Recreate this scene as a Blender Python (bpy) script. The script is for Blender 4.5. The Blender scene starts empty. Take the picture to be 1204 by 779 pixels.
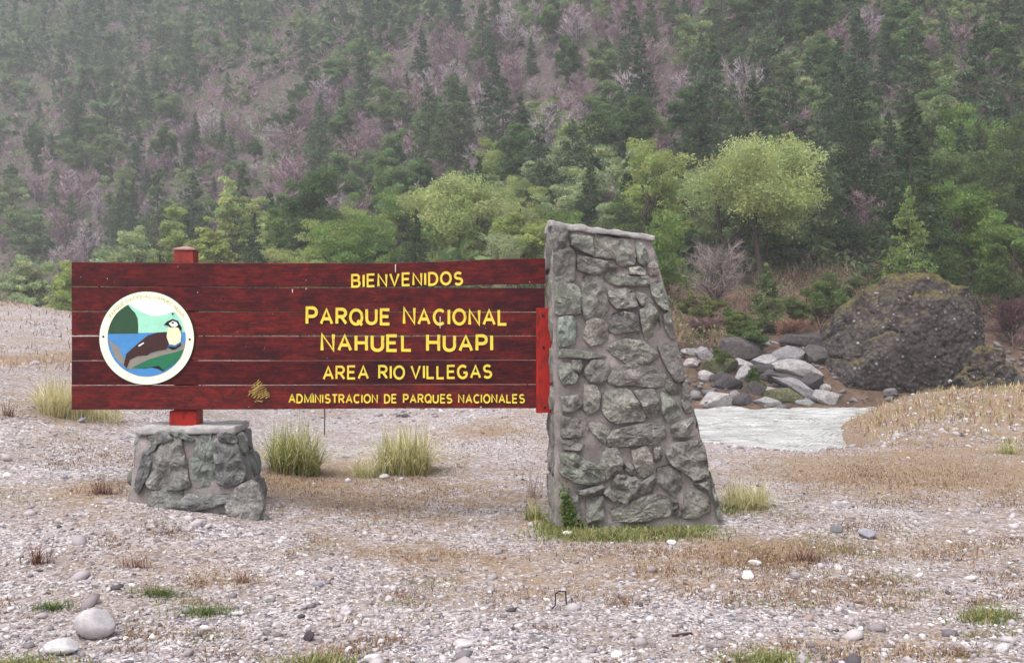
import bpy, math, numpy as np
from mathutils import Vector

# ------------------------------------------------------------------ camera, sky, sun, exposure
SC = bpy.context.scene
COL = SC.collection
F, CX, HY, EYE = 1170.0, 602.0, 394.0, 1.55      # focal length (px of the 1204 px photo), centre column, horizon row, eye height

cam = bpy.data.objects.new('camera', bpy.data.cameras.new('camera'))
COL.objects.link(cam)
cam.location = (0, 0, EYE)
cam.rotation_euler = (math.radians(90), 0, 0)
cam.data.sensor_width = 36.0
cam.data.lens = F / 1204 * 36
cam.data.shift_y = (HY - 389.5) / 1204
cam.data.clip_start = 0.05
cam.data.clip_end = 3000
SC.camera = cam

SUN_EL, SUN_ROT = math.radians(62), math.radians(215)     # high, behind the camera and to the left, behind cloud
w = bpy.data.worlds.new('World'); SC.world = w; w.use_nodes = True
nt = w.node_tree; nt.nodes.clear()
sky = nt.nodes.new('ShaderNodeTexSky'); sky.sky_type = 'NISHITA'; sky.sun_disc = False
sky.sun_elevation = SUN_EL; sky.sun_rotation = SUN_ROT
sky.air_density = 1.0; sky.dust_density = 6.0; sky.ozone_density = 1.0
hs = nt.nodes.new('ShaderNodeHueSaturation'); hs.inputs['Saturation'].default_value = 0.34   # grey overcast
bg = nt.nodes.new('ShaderNodeBackground'); bg.inputs['Strength'].default_value = 0.15
ow = nt.nodes.new('ShaderNodeOutputWorld')
nt.links.new(sky.outputs[0], hs.inputs['Color']); nt.links.new(hs.outputs[0], bg.inputs[0]); nt.links.new(bg.outputs[0], ow.inputs[0])

sl = bpy.data.lights.new('sun', 'SUN'); sl.energy = 1.2; sl.angle = math.radians(30); sl.color = (1.0, 0.97, 0.94)
sun = bpy.data.objects.new('sun', sl); COL.objects.link(sun)
sdir = Vector((math.sin(SUN_ROT) * math.cos(SUN_EL), math.cos(SUN_ROT) * math.cos(SUN_EL), math.sin(SUN_EL)))
sun.rotation_euler = sdir.to_track_quat('Z', 'Y').to_euler()
sun.location = (0, 0, 40)

SC.view_settings.view_transform = 'Standard'; SC.view_settings.look = 'None'
SC.view_settings.gamma = 1; SC.view_settings.use_curve_mapping = False
SC.view_settings.exposure = 0.86
SC.render.engine = 'CYCLES'
SC.cycles.max_bounces = 5; SC.cycles.diffuse_bounces = 2; SC.cycles.glossy_bounces = 2
SC.cycles.transmission_bounces = 3; SC.cycles.volume_bounces = 2; SC.cycles.transparent_max_bounces = 4
SC.cycles.use_denoising = True

# ------------------------------------------------------------------ helpers
R = np.random.default_rng(7)

def hash2(ix, iy, iz, seed):
    with np.errstate(over='ignore'):
        h = (ix.astype(np.int64).astype(np.uint32) * np.uint32(374761393) + iy.astype(np.int64).astype(np.uint32) * np.uint32(668265263)
             + iz.astype(np.int64).astype(np.uint32) * np.uint32(2246822519) + np.uint32(seed * 97531 + 1013904223))
        h = (h ^ (h >> np.uint32(13))) * np.uint32(1274126177)
        h = (h ^ (h >> np.uint32(16))) * np.uint32(2654435761)
        h = h ^ (h >> np.uint32(15))
    return h.astype(np.float64) / 4294967295.0

def vn(x, y, z=0.0, seed=0):
    """value noise, -1..1"""
    x, y, z = np.broadcast_arrays(np.asarray(x, float), np.asarray(y, float), np.asarray(z, float))
    ix, iy, iz = np.floor(x), np.floor(y), np.floor(z)
    fx, fy, fz = x - ix, y - iy, z - iz
    fx, fy, fz = fx * fx * (3 - 2 * fx), fy * fy * (3 - 2 * fy), fz * fz * (3 - 2 * fz)
    r = 0
    for dx in (0, 1):
        for dy in (0, 1):
            for dz in (0, 1):
                wgt = (fx if dx else 1 - fx) * (fy if dy else 1 - fy) * (fz if dz else 1 - fz)
                r = r + wgt * hash2(ix + dx, iy + dy, iz + dz, seed)
    return r * 2 - 1

def fbm(x, y, z=0.0, seed=0, o=3):
    r, a, s = 0, 1.0, 0
    for k in range(o):
        r = r + a * vn(np.asarray(x) * 2 ** k, np.asarray(y) * 2 ** k, np.asarray(z) * 2 ** k, seed + k); s += a; a *= .5
    return r / s

def sst(a, b, x):
    t = np.clip((np.asarray(x, float) - a) / (b - a), 0, 1)
    return t * t * (3 - 2 * t)

def mesh(name, V, Fs, mats=(), midx=None, col=None, smooth=False, attrs=None):
    """Fs: list of (n,k) int arrays; midx: list of material indices per array; col: per-vertex rgb"""
    V = np.asarray(V, np.float32)
    Fs = [np.asarray(f, np.int32) for f in Fs if len(f)]
    me = bpy.data.meshes.new(name)
    me.vertices.add(len(V)); me.vertices.foreach_set('co', V.ravel())
    nl = sum(f.size for f in Fs); npo = sum(len(f) for f in Fs)
    me.loops.add(nl); me.polygons.add(npo)
    me.loops.foreach_set('vertex_index', np.concatenate([f.ravel() for f in Fs]))
    tot = np.concatenate([np.full(len(f), f.shape[1], np.int32) for f in Fs])
    st = np.concatenate([[0], np.cumsum(tot)[:-1]]).astype(np.int32)
    me.polygons.foreach_set('loop_start', st)
    if midx is not None:
        me.polygons.foreach_set('material_index', np.concatenate([np.full(len(f), m, np.int32) for f, m in zip(Fs, midx)]))
    for m in mats: me.materials.append(m)
    me.polygons.foreach_set('use_smooth', np.full(npo, bool(smooth)))
    if col is not None:
        a = me.attributes.new('Col', 'FLOAT_COLOR', 'POINT')
        c = np.ones((len(V), 4), np.float32); c[:, :3] = col
        a.data.foreach_set('color', c.ravel())
    for k, v in (attrs or {}).items():
        a = me.attributes.new(k, 'FLOAT', 'POINT'); a.data.foreach_set('value', np.asarray(v, np.float32))
    me.update(calc_edges=True)
    return me

def link(name, me, loc=(0, 0, 0), parent=None, rz=0.0, s=1.0):
    o = bpy.data.objects.new(name, me); COL.objects.link(o)
    o.location = loc; o.rotation_euler = (0, 0, rz); o.scale = (s, s, s) if np.isscalar(s) else s
    if parent: o.parent = parent
    return o

def thing(name, loc, label, cat, group=None):
    o = bpy.data.objects.new(name, None); COL.objects.link(o); o.location = loc
    o.empty_display_size = .1
    return tag(o, label, cat, group)

def tag(o, label, cat, group=None):
    o['label'] = label; o['category'] = cat
    if group: o['group'] = group
    return o

def part(name, V, Fs, mat, parent, smooth=False, col=None, mats=None, midx=None):
    """world-space vertices -> child object with its own origin (parents are unrotated)"""
    V = np.asarray(V, float); c = (V.min(0) + V.max(0)) / 2
    me = mesh(name, V - c, Fs, mats or [mat], midx, col, smooth)
    b = parent.location; q = parent
    off = np.array(c) - np.array(b)
    if parent.parent: off = off - np.array(parent.parent.location)
    return link(name, me, off, parent)

def px_ray(px, py, d):
    return np.array([(px - CX) / F * d, d, EYE - (py - HY) / F * d])

# ------------------------------------------------------------------ materials
def nodes(name):
    m = bpy.data.materials.new(name); m.use_nodes = True
    t = m.node_tree; t.nodes.clear()
    out = t.nodes.new('ShaderNodeOutputMaterial')
    p = t.nodes.new('ShaderNodeBsdfPrincipled')
    t.links.new(p.outputs[0], out.inputs[0])
    return m, t, p, out

class G:
    """tiny node-graph helper"""
    def __init__(s, t): s.t = t
    def n(s, typ, **kw):
        x = s.t.nodes.new(typ)
        for k, v in kw.items(): setattr(x, k, v)
        return x
    def l(s, a, b): s.t.links.new(a, b)
    def put(s, sock, v):
        if hasattr(v, 'is_linked') or hasattr(v, 'links'): s.l(v, sock)
        else: sock.default_value = v
    def coord(s, scale=(1, 1, 1), which='Object', off=None):
        tc = s.n('ShaderNodeTexCoord'); mp = s.n('ShaderNodeMapping'); s.l(tc.outputs[which], mp.inputs[0])
        mp.inputs['Scale'].default_value = scale
        if off is not None: s.l(off, mp.inputs['Location'])
        return mp.outputs[0]
    def noise(s, vec, scale, detail=4, rough=.55, dist=0):
        x = s.n('ShaderNodeTexNoise'); s.l(vec, x.inputs['Vector']); x.inputs['Scale'].default_value = scale
        x.inputs['Detail'].default_value = detail; x.inputs['Roughness'].default_value = rough; x.inputs['Distortion'].default_value = dist
        return x.outputs[0]
    def vor(s, vec, scale, feature='F1', rnd=1):
        x = s.n('ShaderNodeTexVoronoi', feature=feature); s.l(vec, x.inputs['Vector']); x.inputs['Scale'].default_value = scale
        x.inputs['Randomness'].default_value = rnd
        return x
    def ramp(s, fac, stops, interp='LINEAR'):
        x = s.n('ShaderNodeValToRGB'); s.l(fac, x.inputs[0]); e = x.color_ramp.elements; x.color_ramp.interpolation = interp
        while len(e) < len(stops): e.new(.5)
        for q, (p, c) in zip(e, stops):
            q.position = p; q.color = (*c, 1) if not np.isscalar(c) else (c, c, c, 1)
        return x.outputs[0]
    def mix(s, fac, a, b, mode='MIX'):
        x = s.n('ShaderNodeMix', data_type='RGBA', blend_type=mode)
        s.put(x.inputs[0], fac)
        for sock, v in ((x.inputs[6], a), (x.inputs[7], b)):
            s.put(sock, (*v, 1) if isinstance(v, tuple) and len(v) == 3 else v)
        return x.outputs[2]
    def math(s, op, a, b=0.0, clamp=False):
        x = s.n('ShaderNodeMath', operation=op, use_clamp=clamp); s.put(x.inputs[0], a); s.put(x.inputs[1], b)
        return x.outputs[0]
    def attr(s, name):
        x = s.n('ShaderNodeAttribute'); x.attribute_name = name
        return x
    def bump(s, h, strength, dist, nrm=None):
        x = s.n('ShaderNodeBump'); s.l(h, x.inputs['Height']); x.inputs['Strength'].default_value = strength; x.inputs['Distance'].default_value = dist
        if nrm is not None: s.l(nrm, x.inputs['Normal'])
        return x.outputs[0]

def m_plain(name, c, rough=.7, var=.12, scale=30, bump=0.0, metallic=0):
    m, t, p, o = nodes(name); g = G(t); v = g.coord()
    n = g.noise(v, scale, 4)
    lo = tuple(x * (1 - var) for x in c); hi = tuple(min(1, x * (1 + var)) for x in c)
    g.l(g.ramp(n, [(.3, lo), (.7, hi)]), p.inputs['Base Color'])
    p.inputs['Roughness'].default_value = rough; p.inputs['Metallic'].default_value = metallic; p.inputs['Specular IOR Level'].default_value = .2
    if bump: g.l(g.bump(n, .6, bump), p.inputs['Normal'])
    return m

def m_leaf(name, transl=.22, rough=.6):
    m, t, p, o = nodes(name); g = G(t)
    c = g.attr('Col').outputs['Color']
    g.l(c, p.inputs['Base Color']); p.inputs['Roughness'].default_value = rough; p.inputs['Specular IOR Level'].default_value = .25
    if transl:
        tr = g.n('ShaderNodeBsdfTranslucent'); g.l(c, tr.inputs[0])
        mx = g.n('ShaderNodeMixShader'); mx.inputs[0].default_value = transl
        g.l(p.outputs[0], mx.inputs[1]); g.l(tr.outputs[0], mx.inputs[2]); g.l(mx.outputs[0], o.inputs[0])
    return m

M = {}
M['leaf'] = m_leaf('foliage', .42)
M['twig'] = m_leaf('twigs', 0, .85)
M['blade'] = m_leaf('grass_blades', .25, .6)
M['bark'] = m_plain('bark', (.075, .06, .05), .9, .45, 9, .01)
M['pebble'] = m_leaf('pebbles', 0, .75)

def m_stone(name, tint, lichen=.5):
    m, t, p, o = nodes(name); g = G(t)
    rnd = g.n('ShaderNodeObjectInfo').outputs['Random']
    off = g.n('ShaderNodeCombineXYZ'); g.l(g.math('MULTIPLY', rnd, 37.0), off.inputs[0]); g.l(g.math('MULTIPLY', rnd, 91.0), off.inputs[1])
    v = g.coord((1, 1, 1), off=off.outputs[0])
    big = g.noise(v, 7, 6, .65, .4); fine = g.noise(v, 42, 6, .7); grit = g.noise(v, 140, 3, .6)
    base = g.ramp(big, [(.28, tuple(x * .42 for x in tint)), (.5, tint), (.74, tuple(min(1, x * 1.65) for x in tint))])
    # per stone tone
    tone = g.ramp(rnd, [(0, (.62, .63, .66)), (.35, (.95, .93, .95)), (.6, (.86, .98, .9)), (.8, (1.1, 1.02, 1.0)), (1, (1.3, 1.33, 1.25))])
    c = g.mix(1.0, base, tone, 'MULTIPLY')
    c = g.mix(g.ramp(fine, [(.4, 0.0), (.62, .75)]), c, tuple(x * .45 for x in tint))
    # lichen, greenish crusts, and white specks
    li = g.noise(v, 13, 5, .7, .8)
    c = g.mix(g.math('MULTIPLY', g.ramp(li, [(.53, 0.0), (.66, 1.0)]), lichen), c, (.27, .29, .22))
    sp = g.noise(v, 47, 4, .65, .5)
    c = g.mix(g.ramp(sp, [(.66, 0.0), (.74, .6)]), c, (.52, .52, .49))
    pa = g.noise(v, 19, 6, .75, 1.0); c = g.mix(g.ramp(pa, [(.56, 0.0), (.66, .55)]), c, tuple(min(.6, x * 2.1) for x in tint))
    dk = g.noise(v, 24, 6, .75, .8); c = g.mix(g.ramp(dk, [(.57, 0.0), (.66, .75)]), c, tuple(x * .28 for x in tint))
    g.l(c, p.inputs['Base Color']); p.inputs['Roughness'].default_value = .9; p.inputs['Specular IOR Level'].default_value = .25
    b1 = g.bump(big, .9, .04); b2 = g.bump(fine, .9, .022, b1); b3 = g.bump(grit, .6, .004, b2)
    g.l(b3, p.inputs['Normal'])
    return m
M['stone'] = m_stone('masonry_stone', (.29, .275, .255), .42)
M['stone_green'] = m_stone('plinth_stone', (.25, .25, .24), .40)
M['rock'] = m_stone('river_rock', (.36, .335, .345), .15)
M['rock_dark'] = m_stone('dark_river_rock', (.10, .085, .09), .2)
M['rock_moss'] = m_stone('mossy_rock', (.13, .13, .06), .9)
M['stone_pale'] = m_stone('pale_stone', (.36, .40, .37), .3)

def m_mortar(name, c):
    m, t, p, o = nodes(name); g = G(t); v = g.coord()
    a = g.noise(v, 6, 6, .65); b = g.noise(v, 60, 5, .7)
    col = g.ramp(a, [(.3, tuple(x * .55 for x in c)), (.7, tuple(x * 1.25 for x in c))])
    col = g.mix(g.ramp(b, [(.45, 0.0), (.7, .6)]), col, tuple(x * .5 for x in c))
    col = g.mix(g.ramp(g.noise(v, 11, 5, .7, .6), [(.58, 0.0), (.68, .6)]), col, (.17, .21, .13))
    g.l(col, p.inputs['Base Color']); p.inputs['Roughness'].default_value = .95
    g.l(g.bump(b, .8, .012, g.bump(a, .6, .02)), p.inputs['Normal'])
    return m
M['mortar'] = m_mortar('mortar', (.30, .262, .255))
M['concrete'] = m_mortar('concrete_cap', (.46, .43, .43))

def m_wood(name):
    m, t, p, o = nodes(name); g = G(t)
    rnd = g.n('ShaderNodeObjectInfo').outputs['Random']
    off = g.n('ShaderNodeCombineXYZ'); g.l(g.math('MULTIPLY', rnd, 53.0), off.inputs[0]); g.l(g.math('MULTIPLY', rnd, 17.0), off.inputs[2])
    v = g.coord((1, 1, 1), off=off.outputs[0]); vs = g.coord((.35, 4, 6), off=off.outputs[0])
    grain = g.noise(vs, 9, 6, .65, .3); blot = g.noise(g.coord((.9, 1, 2.0), off=off.outputs[0]), 8.5, 7, .72, .6); fine = g.noise(g.coord((.25, 6, 14), off=off.outputs[0]), 14, 4, .7)
    c = g.ramp(blot, [(.28, (.026, .006, .008)), (.45, (.075, .009, .010)), (.58, (.14, .012, .011)), (.75, (.22, .022, .018))])
    c = g.mix(g.ramp(grain, [(.46, 0.0), (.70, .75)]), c, (.026, .008, .012))
    c = g.mix(g.ramp(fine, [(.6, 0.0), (.75, .5)]), c, (.20, .055, .05))
    st = g.noise(g.coord((.5, 1, .9), off=off.outputs[0]), 3.1, 6, .7, .8); c = g.mix(g.ramp(st, [(.50, 0.0), (.68, .8)]), c, (.022, .006, .010))
    sc = g.noise(g.coord((.18, 6, 9), off=off.outputs[0]), 22, 3, .6); c = g.mix(g.ramp(sc, [(.66, 0.0), (.72, .35)]), c, (.34, .16, .15))
    sp = g.noise(v, 26, 2, .5)
    c = g.mix(g.ramp(sp, [(.70, 0.0), (.735, .8)]), c, (.012, .008, .010))
    wt = g.noise(v, 31, 1, .5); c = g.mix(g.ramp(wt, [(.80, 0.0), (.815, .8)]), c, (.6, .55, .52))
    c = g.mix(1.0, c, g.ramp(rnd, [(0, (.72, .68, .78)), (.35, (1.25, 1.35, 1.2)), (.7, (.85, .9, 1.0)), (1, (1.35, 1.3, 1.1))]), 'MULTIPLY')
    g.l(c, p.inputs['Base Color'])
    g.l(g.ramp(grain, [(.3, .42), (.7, .7)]), p.inputs['Roughness'])
    p.inputs['Specular IOR Level'].default_value = .18
    g.l(g.bump(fine, .35, .003, g.bump(grain, .4, .004)), p.inputs['Normal'])
    return m
M['wood'] = m_wood('red_stained_plank')
M['plank_edge'] = m_plain('weathered_plank_edge', (.30, .16, .13), .8, .4, 25)

def m_paint(name, c, wear, amount=.5, scale=18, rough=.55):
    m, t, p, o = nodes(name); g = G(t); v = g.coord((1, 1, .5))
    n = g.noise(v, scale, 5, .65); n2 = g.noise(v, 5, 3)
    col = g.ramp(n2, [(.3, tuple(x * .8 for x in c)), (.7, tuple(min(1, x * 1.1) for x in c))])
    col = g.mix(g.ramp(n, [(1 - amount - .06, 0.0), (1 - amount + .08, .9)]), col, wear)
    g.l(col, p.inputs['Base Color']); p.inputs['Roughness'].default_value = rough; p.inputs['Specular IOR Level'].default_value = .25
    g.l(g.bump(n, .3, .003), p.inputs['Normal'])
    return m
M['red'] = m_paint('bright_red_paint', (.33, .016, .011), (.11, .015, .014), .46)
M['redpost'] = m_paint('faded_red_post', (.26, .035, .025), (.09, .025, .02), .45)
M['redcap'] = m_paint('weathered_cap', (.34, .20, .18), (.20, .07, .06), .4)
M['yellow'] = m_paint('yellow_letter_paint', (.80, .63, .075), (.33, .2, .05), .34, 30)
M['dullyellow'] = m_paint('worn_yellow_paint', (.46, .36, .10), (.16, .09, .03), .5, 40)
M['letteredge'] = m_plain('carved_edge', (.05, .02, .012), .8)
M['black'] = m_plain('black_metal', (.012, .012, .013), .5)
M['white'] = m_plain('white_streak', (.7, .68, .66), .8)
EMB = {'ring': (.92, .92, .72), 'edge': (.03, .03, .03), 'sky': (.36, .75, .56), 'cloud': (.86, .90, .88), 'hill': (.035, .085, .045), 'lake': (.075, .26, .56),
       'rock': (.26, .24, .21), 'moss': (.025, .17, .085), 'body': (.055, .026, .024), 'belly': (.82, .80, .52), 'ink': (.012, .012, .014), 'cheek': (.86, .86, .82),
       'olive': (.42, .36, .08), 'paleyel': (.72, .68, .3)}
for k, c in EMB.items(): M['e_' + k] = m_plain('emblem_' + k, c, .5, .07, 14)

def m_ground():
    m, t, p, o = nodes('gravel_ground'); g = G(t); v = g.coord()
    wob = g.noise(v, 30, 2)
    c1 = g.vor(v, 62); c2 = g.vor(v, 27)
    r1 = g.n('ShaderNodeSeparateColor'); g.l(c1.outputs['Color'], r1.inputs[0])
    r2 = g.n('ShaderNodeSeparateColor'); g.l(c2.outputs['Color'], r2.inputs[0])
    peb = g.ramp(r1.outputs[0], [(0, (.10, .085, .09)), (.3, (.26, .225, .225)), (.6, (.38, .335, .34)), (.85, (.48, .44, .44)), (1, (.68, .66, .65))])
    peb2 = g.ramp(r2.outputs[0], [(0, (.10, .09, .10)), (.4, (.30, .265, .27)), (.8, (.44, .395, .40)), (1, (.62, .60, .60))])
    col = g.mix(g.ramp(r2.outputs[1], [(.6, 0.0), (.62, 1.0)]), peb, peb2)
    grime = g.noise(v, 1.1, 6, .65)
    soil = g.ramp(g.noise(v, 18, 5, .7), [(.3, (.16, .115, .085)), (.7, (.31, .24, .19))])
    col = g.mix(g.ramp(grime, [(.42, 0.0), (.66, .62)]), col, soil)
    vegn = g.noise(v, 5, 8, .8); vegf = g.noise(v, 55, 4, .8)
    vegc = g.ramp(vegf, [(.25, (.085, .052, .030)), (.45, (.20, .125, .060)), (.6, (.30, .205, .115)), (.78, (.40, .32, .20))])
    va = g.attr('veg').outputs['Fac']; ga = g.attr('grn').outputs['Fac']
    fac = g.math('ADD', va, g.math('MULTIPLY', g.math('SUBTRACT', vegn, .5), 2.6))
    col = g.mix(g.ramp(fac, [(.30, 0.0), (.80, .72)]), col, vegc)
    grc = g.ramp(vegf, [(.3, (.045, .075, .018)), (.55, (.13, .17, .045)), (.8, (.24, .25, .10))])
    fac2 = g.math('ADD', ga, g.math('MULTIPLY', g.math('SUBTRACT', vegn, .5), 1.4))
    col = g.mix(g.ramp(fac2, [(.35, 0.0), (.65, .85)]), col, grc)
    g.l(col, p.inputs['Base Color']); p.inputs['Roughness'].default_value = .95; p.inputs['Specular IOR Level'].default_value = .2
    h = g.math('SUBTRACT', 1.0, c1.outputs['Distance'])
    g.l(g.bump(vegf, .5, .012, g.bump(h, .6, .012)), p.inputs['Normal'])
    return m
M['ground'] = m_ground()

def m_hill():
    m, t, p, o = nodes('hillside_litter'); g = G(t); v = g.coord()
    a = g.noise(v, .12, 6, .65); b = g.noise(v, 1.6, 5, .7)
    c = g.ramp(b, [(.28, (.045, .036, .040)), (.5, (.105, .080, .082)), (.72, (.18, .14, .14))])
    c = g.mix(g.ramp(a, [(.38, 0.0), (.58, .7)]), c, (.085, .095, .055))
    near = g.attr('veg').outputs['Fac']
    c2 = g.ramp(b, [(.28, (.05, .036, .028)), (.5, (.12, .08, .06)), (.75, (.20, .145, .105))])
    c = g.mix(near, c, c2)
    g.l(c, p.inputs['Base Color']); p.inputs['Roughness'].default_value = 1; p.inputs['Specular IOR Level'].default_value = .1
    g.l(g.bump(b, 1, .25), p.inputs['Normal'])
    return m
M['hill'] = m_hill()

def m_water():
    m, t, p, o = nodes('milky_river'); g = G(t); v = g.coord((1, .55, 1))
    a = g.noise(v, .9, 6, .65, .6); b = g.noise(g.coord((.55, 1.9, 1)), 1.7, 6, .7, 1.2)
    c = g.ramp(b, [(.3, (.20, .20, .18)), (.44, (.42, .42, .40)), (.60, (.74, .74, .73))])
    c = g.mix(g.ramp(a, [(.50, 0.0), (.70, .5)]), c, (.74, .74, .74))
    g.l(c, p.inputs['Base Color']); p.inputs['Roughness'].default_value = .22; p.inputs['IOR'].default_value = 1.33
    g.l(g.bump(b, .8, .25, g.bump(a, .8, .35)), p.inputs['Normal'])
    return m
M['water'] = m_water()

# ------------------------------------------------------------------ terrain
YE = np.array([(-400, 330), (-100, 112), (-60, 78), (-30, 52), (-15, 36), (-8, 27), (0, 20), (2.2, 15.0), (4, 13.4), (6, 14.8), (7.4, 19.5), (8.6, 24.5), (9.6, 28), (11, 30), (15, 31), (25, 32), (50, 34), (400, 60)], float)
YF = np.array([(-400, 360), (-100, 136), (-60, 100), (-30, 72), (-15, 52), (-8, 44), (0, 38), (6, 36.6), (12, 36.6), (16, 36.8), (20, 37.5), (30, 40), (50, 43), (400, 80)], float)
YH = np.array([(-400, 420), (-160, 135), (-100, 124), (-50, 114), (-20, 100), (0, 86), (20, 66), (40, 56), (80, 50), (400, 60)], float)
WATER = -1.1

def terrain(x, y):
    x = np.asarray(x, float); y = np.asarray(y, float)
    ye = np.interp(x, YE[:, 0], YE[:, 1]); yf = np.interp(x, YF[:, 0], YF[:, 1]); yh = np.interp(x, YH[:, 0], YH[:, 1])
    ye = ye + .7 * vn(x * .35, x * 0 + 3.3, 0, 5)
    near = .035 * fbm(x * .8, y * .8, 0, 11) + .09 * fbm(x * .17, y * .17, 0, 12) - .03
    near = near + 1.05 * sst(-1.8, -7.5, x) * sst(5.5, 12.5, y) + 1.9 * sst(15, 46, y) * sst(-6, -21, x)
    near = near + .34 * np.exp(-((x - .2) / 2.3) ** 2 - ((y - 18) / 4) ** 2) + .21 * np.exp(-((x + 3.3) / 1.5) ** 2 - ((y - 8.3) / 1.9) ** 2) - .80 * (1 - sst(.335, .445, x / np.maximum(y, 1))) * sst(13.5, 21, y) * sst(1.5, 4, x) + .12 * fbm(x * .3, y * .3, 0, 15) * sst(11, 16, y)
    near = near + 8 * sst(25, 200, -y) + .02 * np.maximum(0, np.abs(x) - 15)
    t = y - yf
    far = WATER - .1 + 2.1 * sst(-1.0, 4.5, t) + .17 * np.maximum(0, t - 3.0) + .25 * fbm(x * .25, y * .25, 0, 21) * sst(0, 4, t)
    s = y - yh
    sp = 7 * np.logaddexp(0, s / 7)
    far = far + (.46 + .12 * sst(-10, -110, x)) * sp + (5.0 * fbm(x / 46, y / 46, 0, 31) + 1.2 * fbm(x / 12, y / 12, 0, 32)) * sst(0, 40, s)
    wd = np.minimum(5.0, (yf - ye) * .42)
    k = sst(0, 1, (y - ye) / wd)
    z = near * (1 - k) + (-2.0) * k
    m2 = sst(-3.0, 0.5, t)
    return np.where(t > -3.0, z * (1 - m2) + np.maximum(far, WATER - .1) * m2, z)

def hit(px, py, d0=3.0, d1=120.0):
    """first terrain point on a pixel's line of sight"""
    d = np.geomspace(d0, d1, 1500)
    x = (px - CX) / F * d; z = EYE - (py - HY) / F * d
    under = np.nonzero(z < terrain(x, d))[0]
    i = under[0] if len(under) else len(d) - 1
    return np.array([x[i], d[i], float(terrain(x[i], d[i]))])

def gz(x, y): return float(terrain(x, y))

def axis(breaks):
    out = [breaks[0][0]]
    for (a, _), (b, n) in zip(breaks[:-1], breaks[1:]): out += list(np.linspace(a, b, n + 1)[1:])
    return np.array(out)
ax = axis([(-400, 0), (-150, 20), (-60, 30), (-16, 36), (-8, 40), (10, 120), (22, 50), (60, 30), (150, 30), (400, 20)])
ay = axis([(-220, 0), (-20, 14), (0, 16), (3.5, 12), (13, 90), (24, 66), (44, 70), (110, 48), (300, 60), (480, 40), (560, 10)])
X, Y = np.meshgrid(ax, ay); Z = terrain(X, Y)
GV = np.stack([X.ravel(), Y.ravel(), Z.ravel()], 1)
nx, ny = len(ax), len(ay)
qi = np.arange(nx * ny).reshape(ny, nx)
Q = np.stack([qi[:-1, :-1].ravel(), qi[:-1, 1:].ravel(), qi[1:, 1:].ravel(), qi[1:, :-1].ravel()], 1)
cxq, cyq = GV[Q].mean(1)[:, 0], GV[Q].mean(1)[:, 1]
mid = (np.interp(cxq, YE[:, 0], YE[:, 1]) * .4 + np.interp(cxq, YF[:, 0], YF[:, 1]) * .6)
farq = cyq > mid

# vegetation patches on the gravel: (px, py, rx px, ry px, brown, green)
PATCH = [(470, 588, 200, 34, .45, 0), (330, 570, 60, 20, .6, .1), (690, 628, 90, 14, .1, 1.0), (800, 622, 70, 12, .1, .9), (650, 610, 30, 14, .2, .7), (900, 645, 120, 18, .8, .1),
         (120, 575, 60, 16, .8, 0), (1050, 560, 180, 22, .8, .1), (1100, 470, 110, 18, .9, .15), (1160, 710, 40, 10, .2, .9), (900, 765, 60, 12, .3, .7),
         (215, 708, 60, 12, .3, .6), (60, 712, 30, 8, .2, .5), (40, 770, 60, 18, .4, .4), (940, 690, 200, 22, .5, 0), (1120, 640, 120, 20, .45, .05), (640, 690, 140, 14, .4, 0),
         (280, 680, 90, 12, .35, 0), (500, 650, 120, 12, .4, 0), (1000, 755, 160, 16, .5, .2), (370, 768, 70, 10, .4, .4), (250, 770, 40, 8, .3, .3), (780, 665, 90, 14, .5, 0),
         (860, 598, 60, 12, .5, .3), (60, 480, 70, 18, .6, .1), (60, 425, 120, 40, 1.0, 0), (20, 385, 40, 14, -.7, 0), (560, 505, 80, 12, .5, 0), (760, 700, 120, 12, -.2, 0), (420, 545, 110, 10, .55, .1)]
PW = []
for px, py, rx, ry, b, gr in PATCH:
    h0 = hit(px, py); h1 = hit(px, py - ry); h2 = hit(px, py + ry)
    PW.append((h0[0], h0[1], rx / F * h0[1], max(.12, (h1[1] - h2[1]) / 2), b, gr))

def veg(x, y):
    v = .20 + .28 * fbm(x * .45, y * .6, 0, 41) + .30 * fbm(x * 1.6, y * 2.2, 0, 42); gr = -.25 + .35 * fbm(x * .7, y * .9, 0, 43)
    for cx, cy, rx, ry, b, g_ in PW:
        k = np.exp(-(((x - cx) / rx) ** 2 + ((y - cy) / ry) ** 2))
        v = v + b * k; gr = gr + g_ * k * 1.1
    v = v + .42 * sst(1.5, 6, x) * sst(6, 12, y); gr = gr + .22 * sst(1.5, 6, x) * sst(5, 9, y)
    v = v + .22 * sst(15, 30, y) + .25 * fbm(x * .12, y * .12, 0, 47) * sst(14, 20, y)
    return v, gr

def sub(name, mask, mat, attrs):
    f = Q[mask]; u, inv = np.unique(f, return_inverse=True)
    me = mesh(name, GV[u], [inv.reshape(f.shape)], [mat], smooth=True, attrs={k: a[u] for k, a in attrs.items()})
    o = link(name, me); o['kind'] = 'structure'; return o
v0, g0 = veg(GV[:, 0], GV[:, 1])
sub('gravel_ground', ~farq, M['ground'], {'veg': v0, 'grn': g0})
tfar = GV[:, 1] - np.interp(GV[:, 0], YF[:, 0], YF[:, 1])
sub('hillside', farq, M['hill'], {'veg': 1 - sst(14, 30, tfar)})

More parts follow.
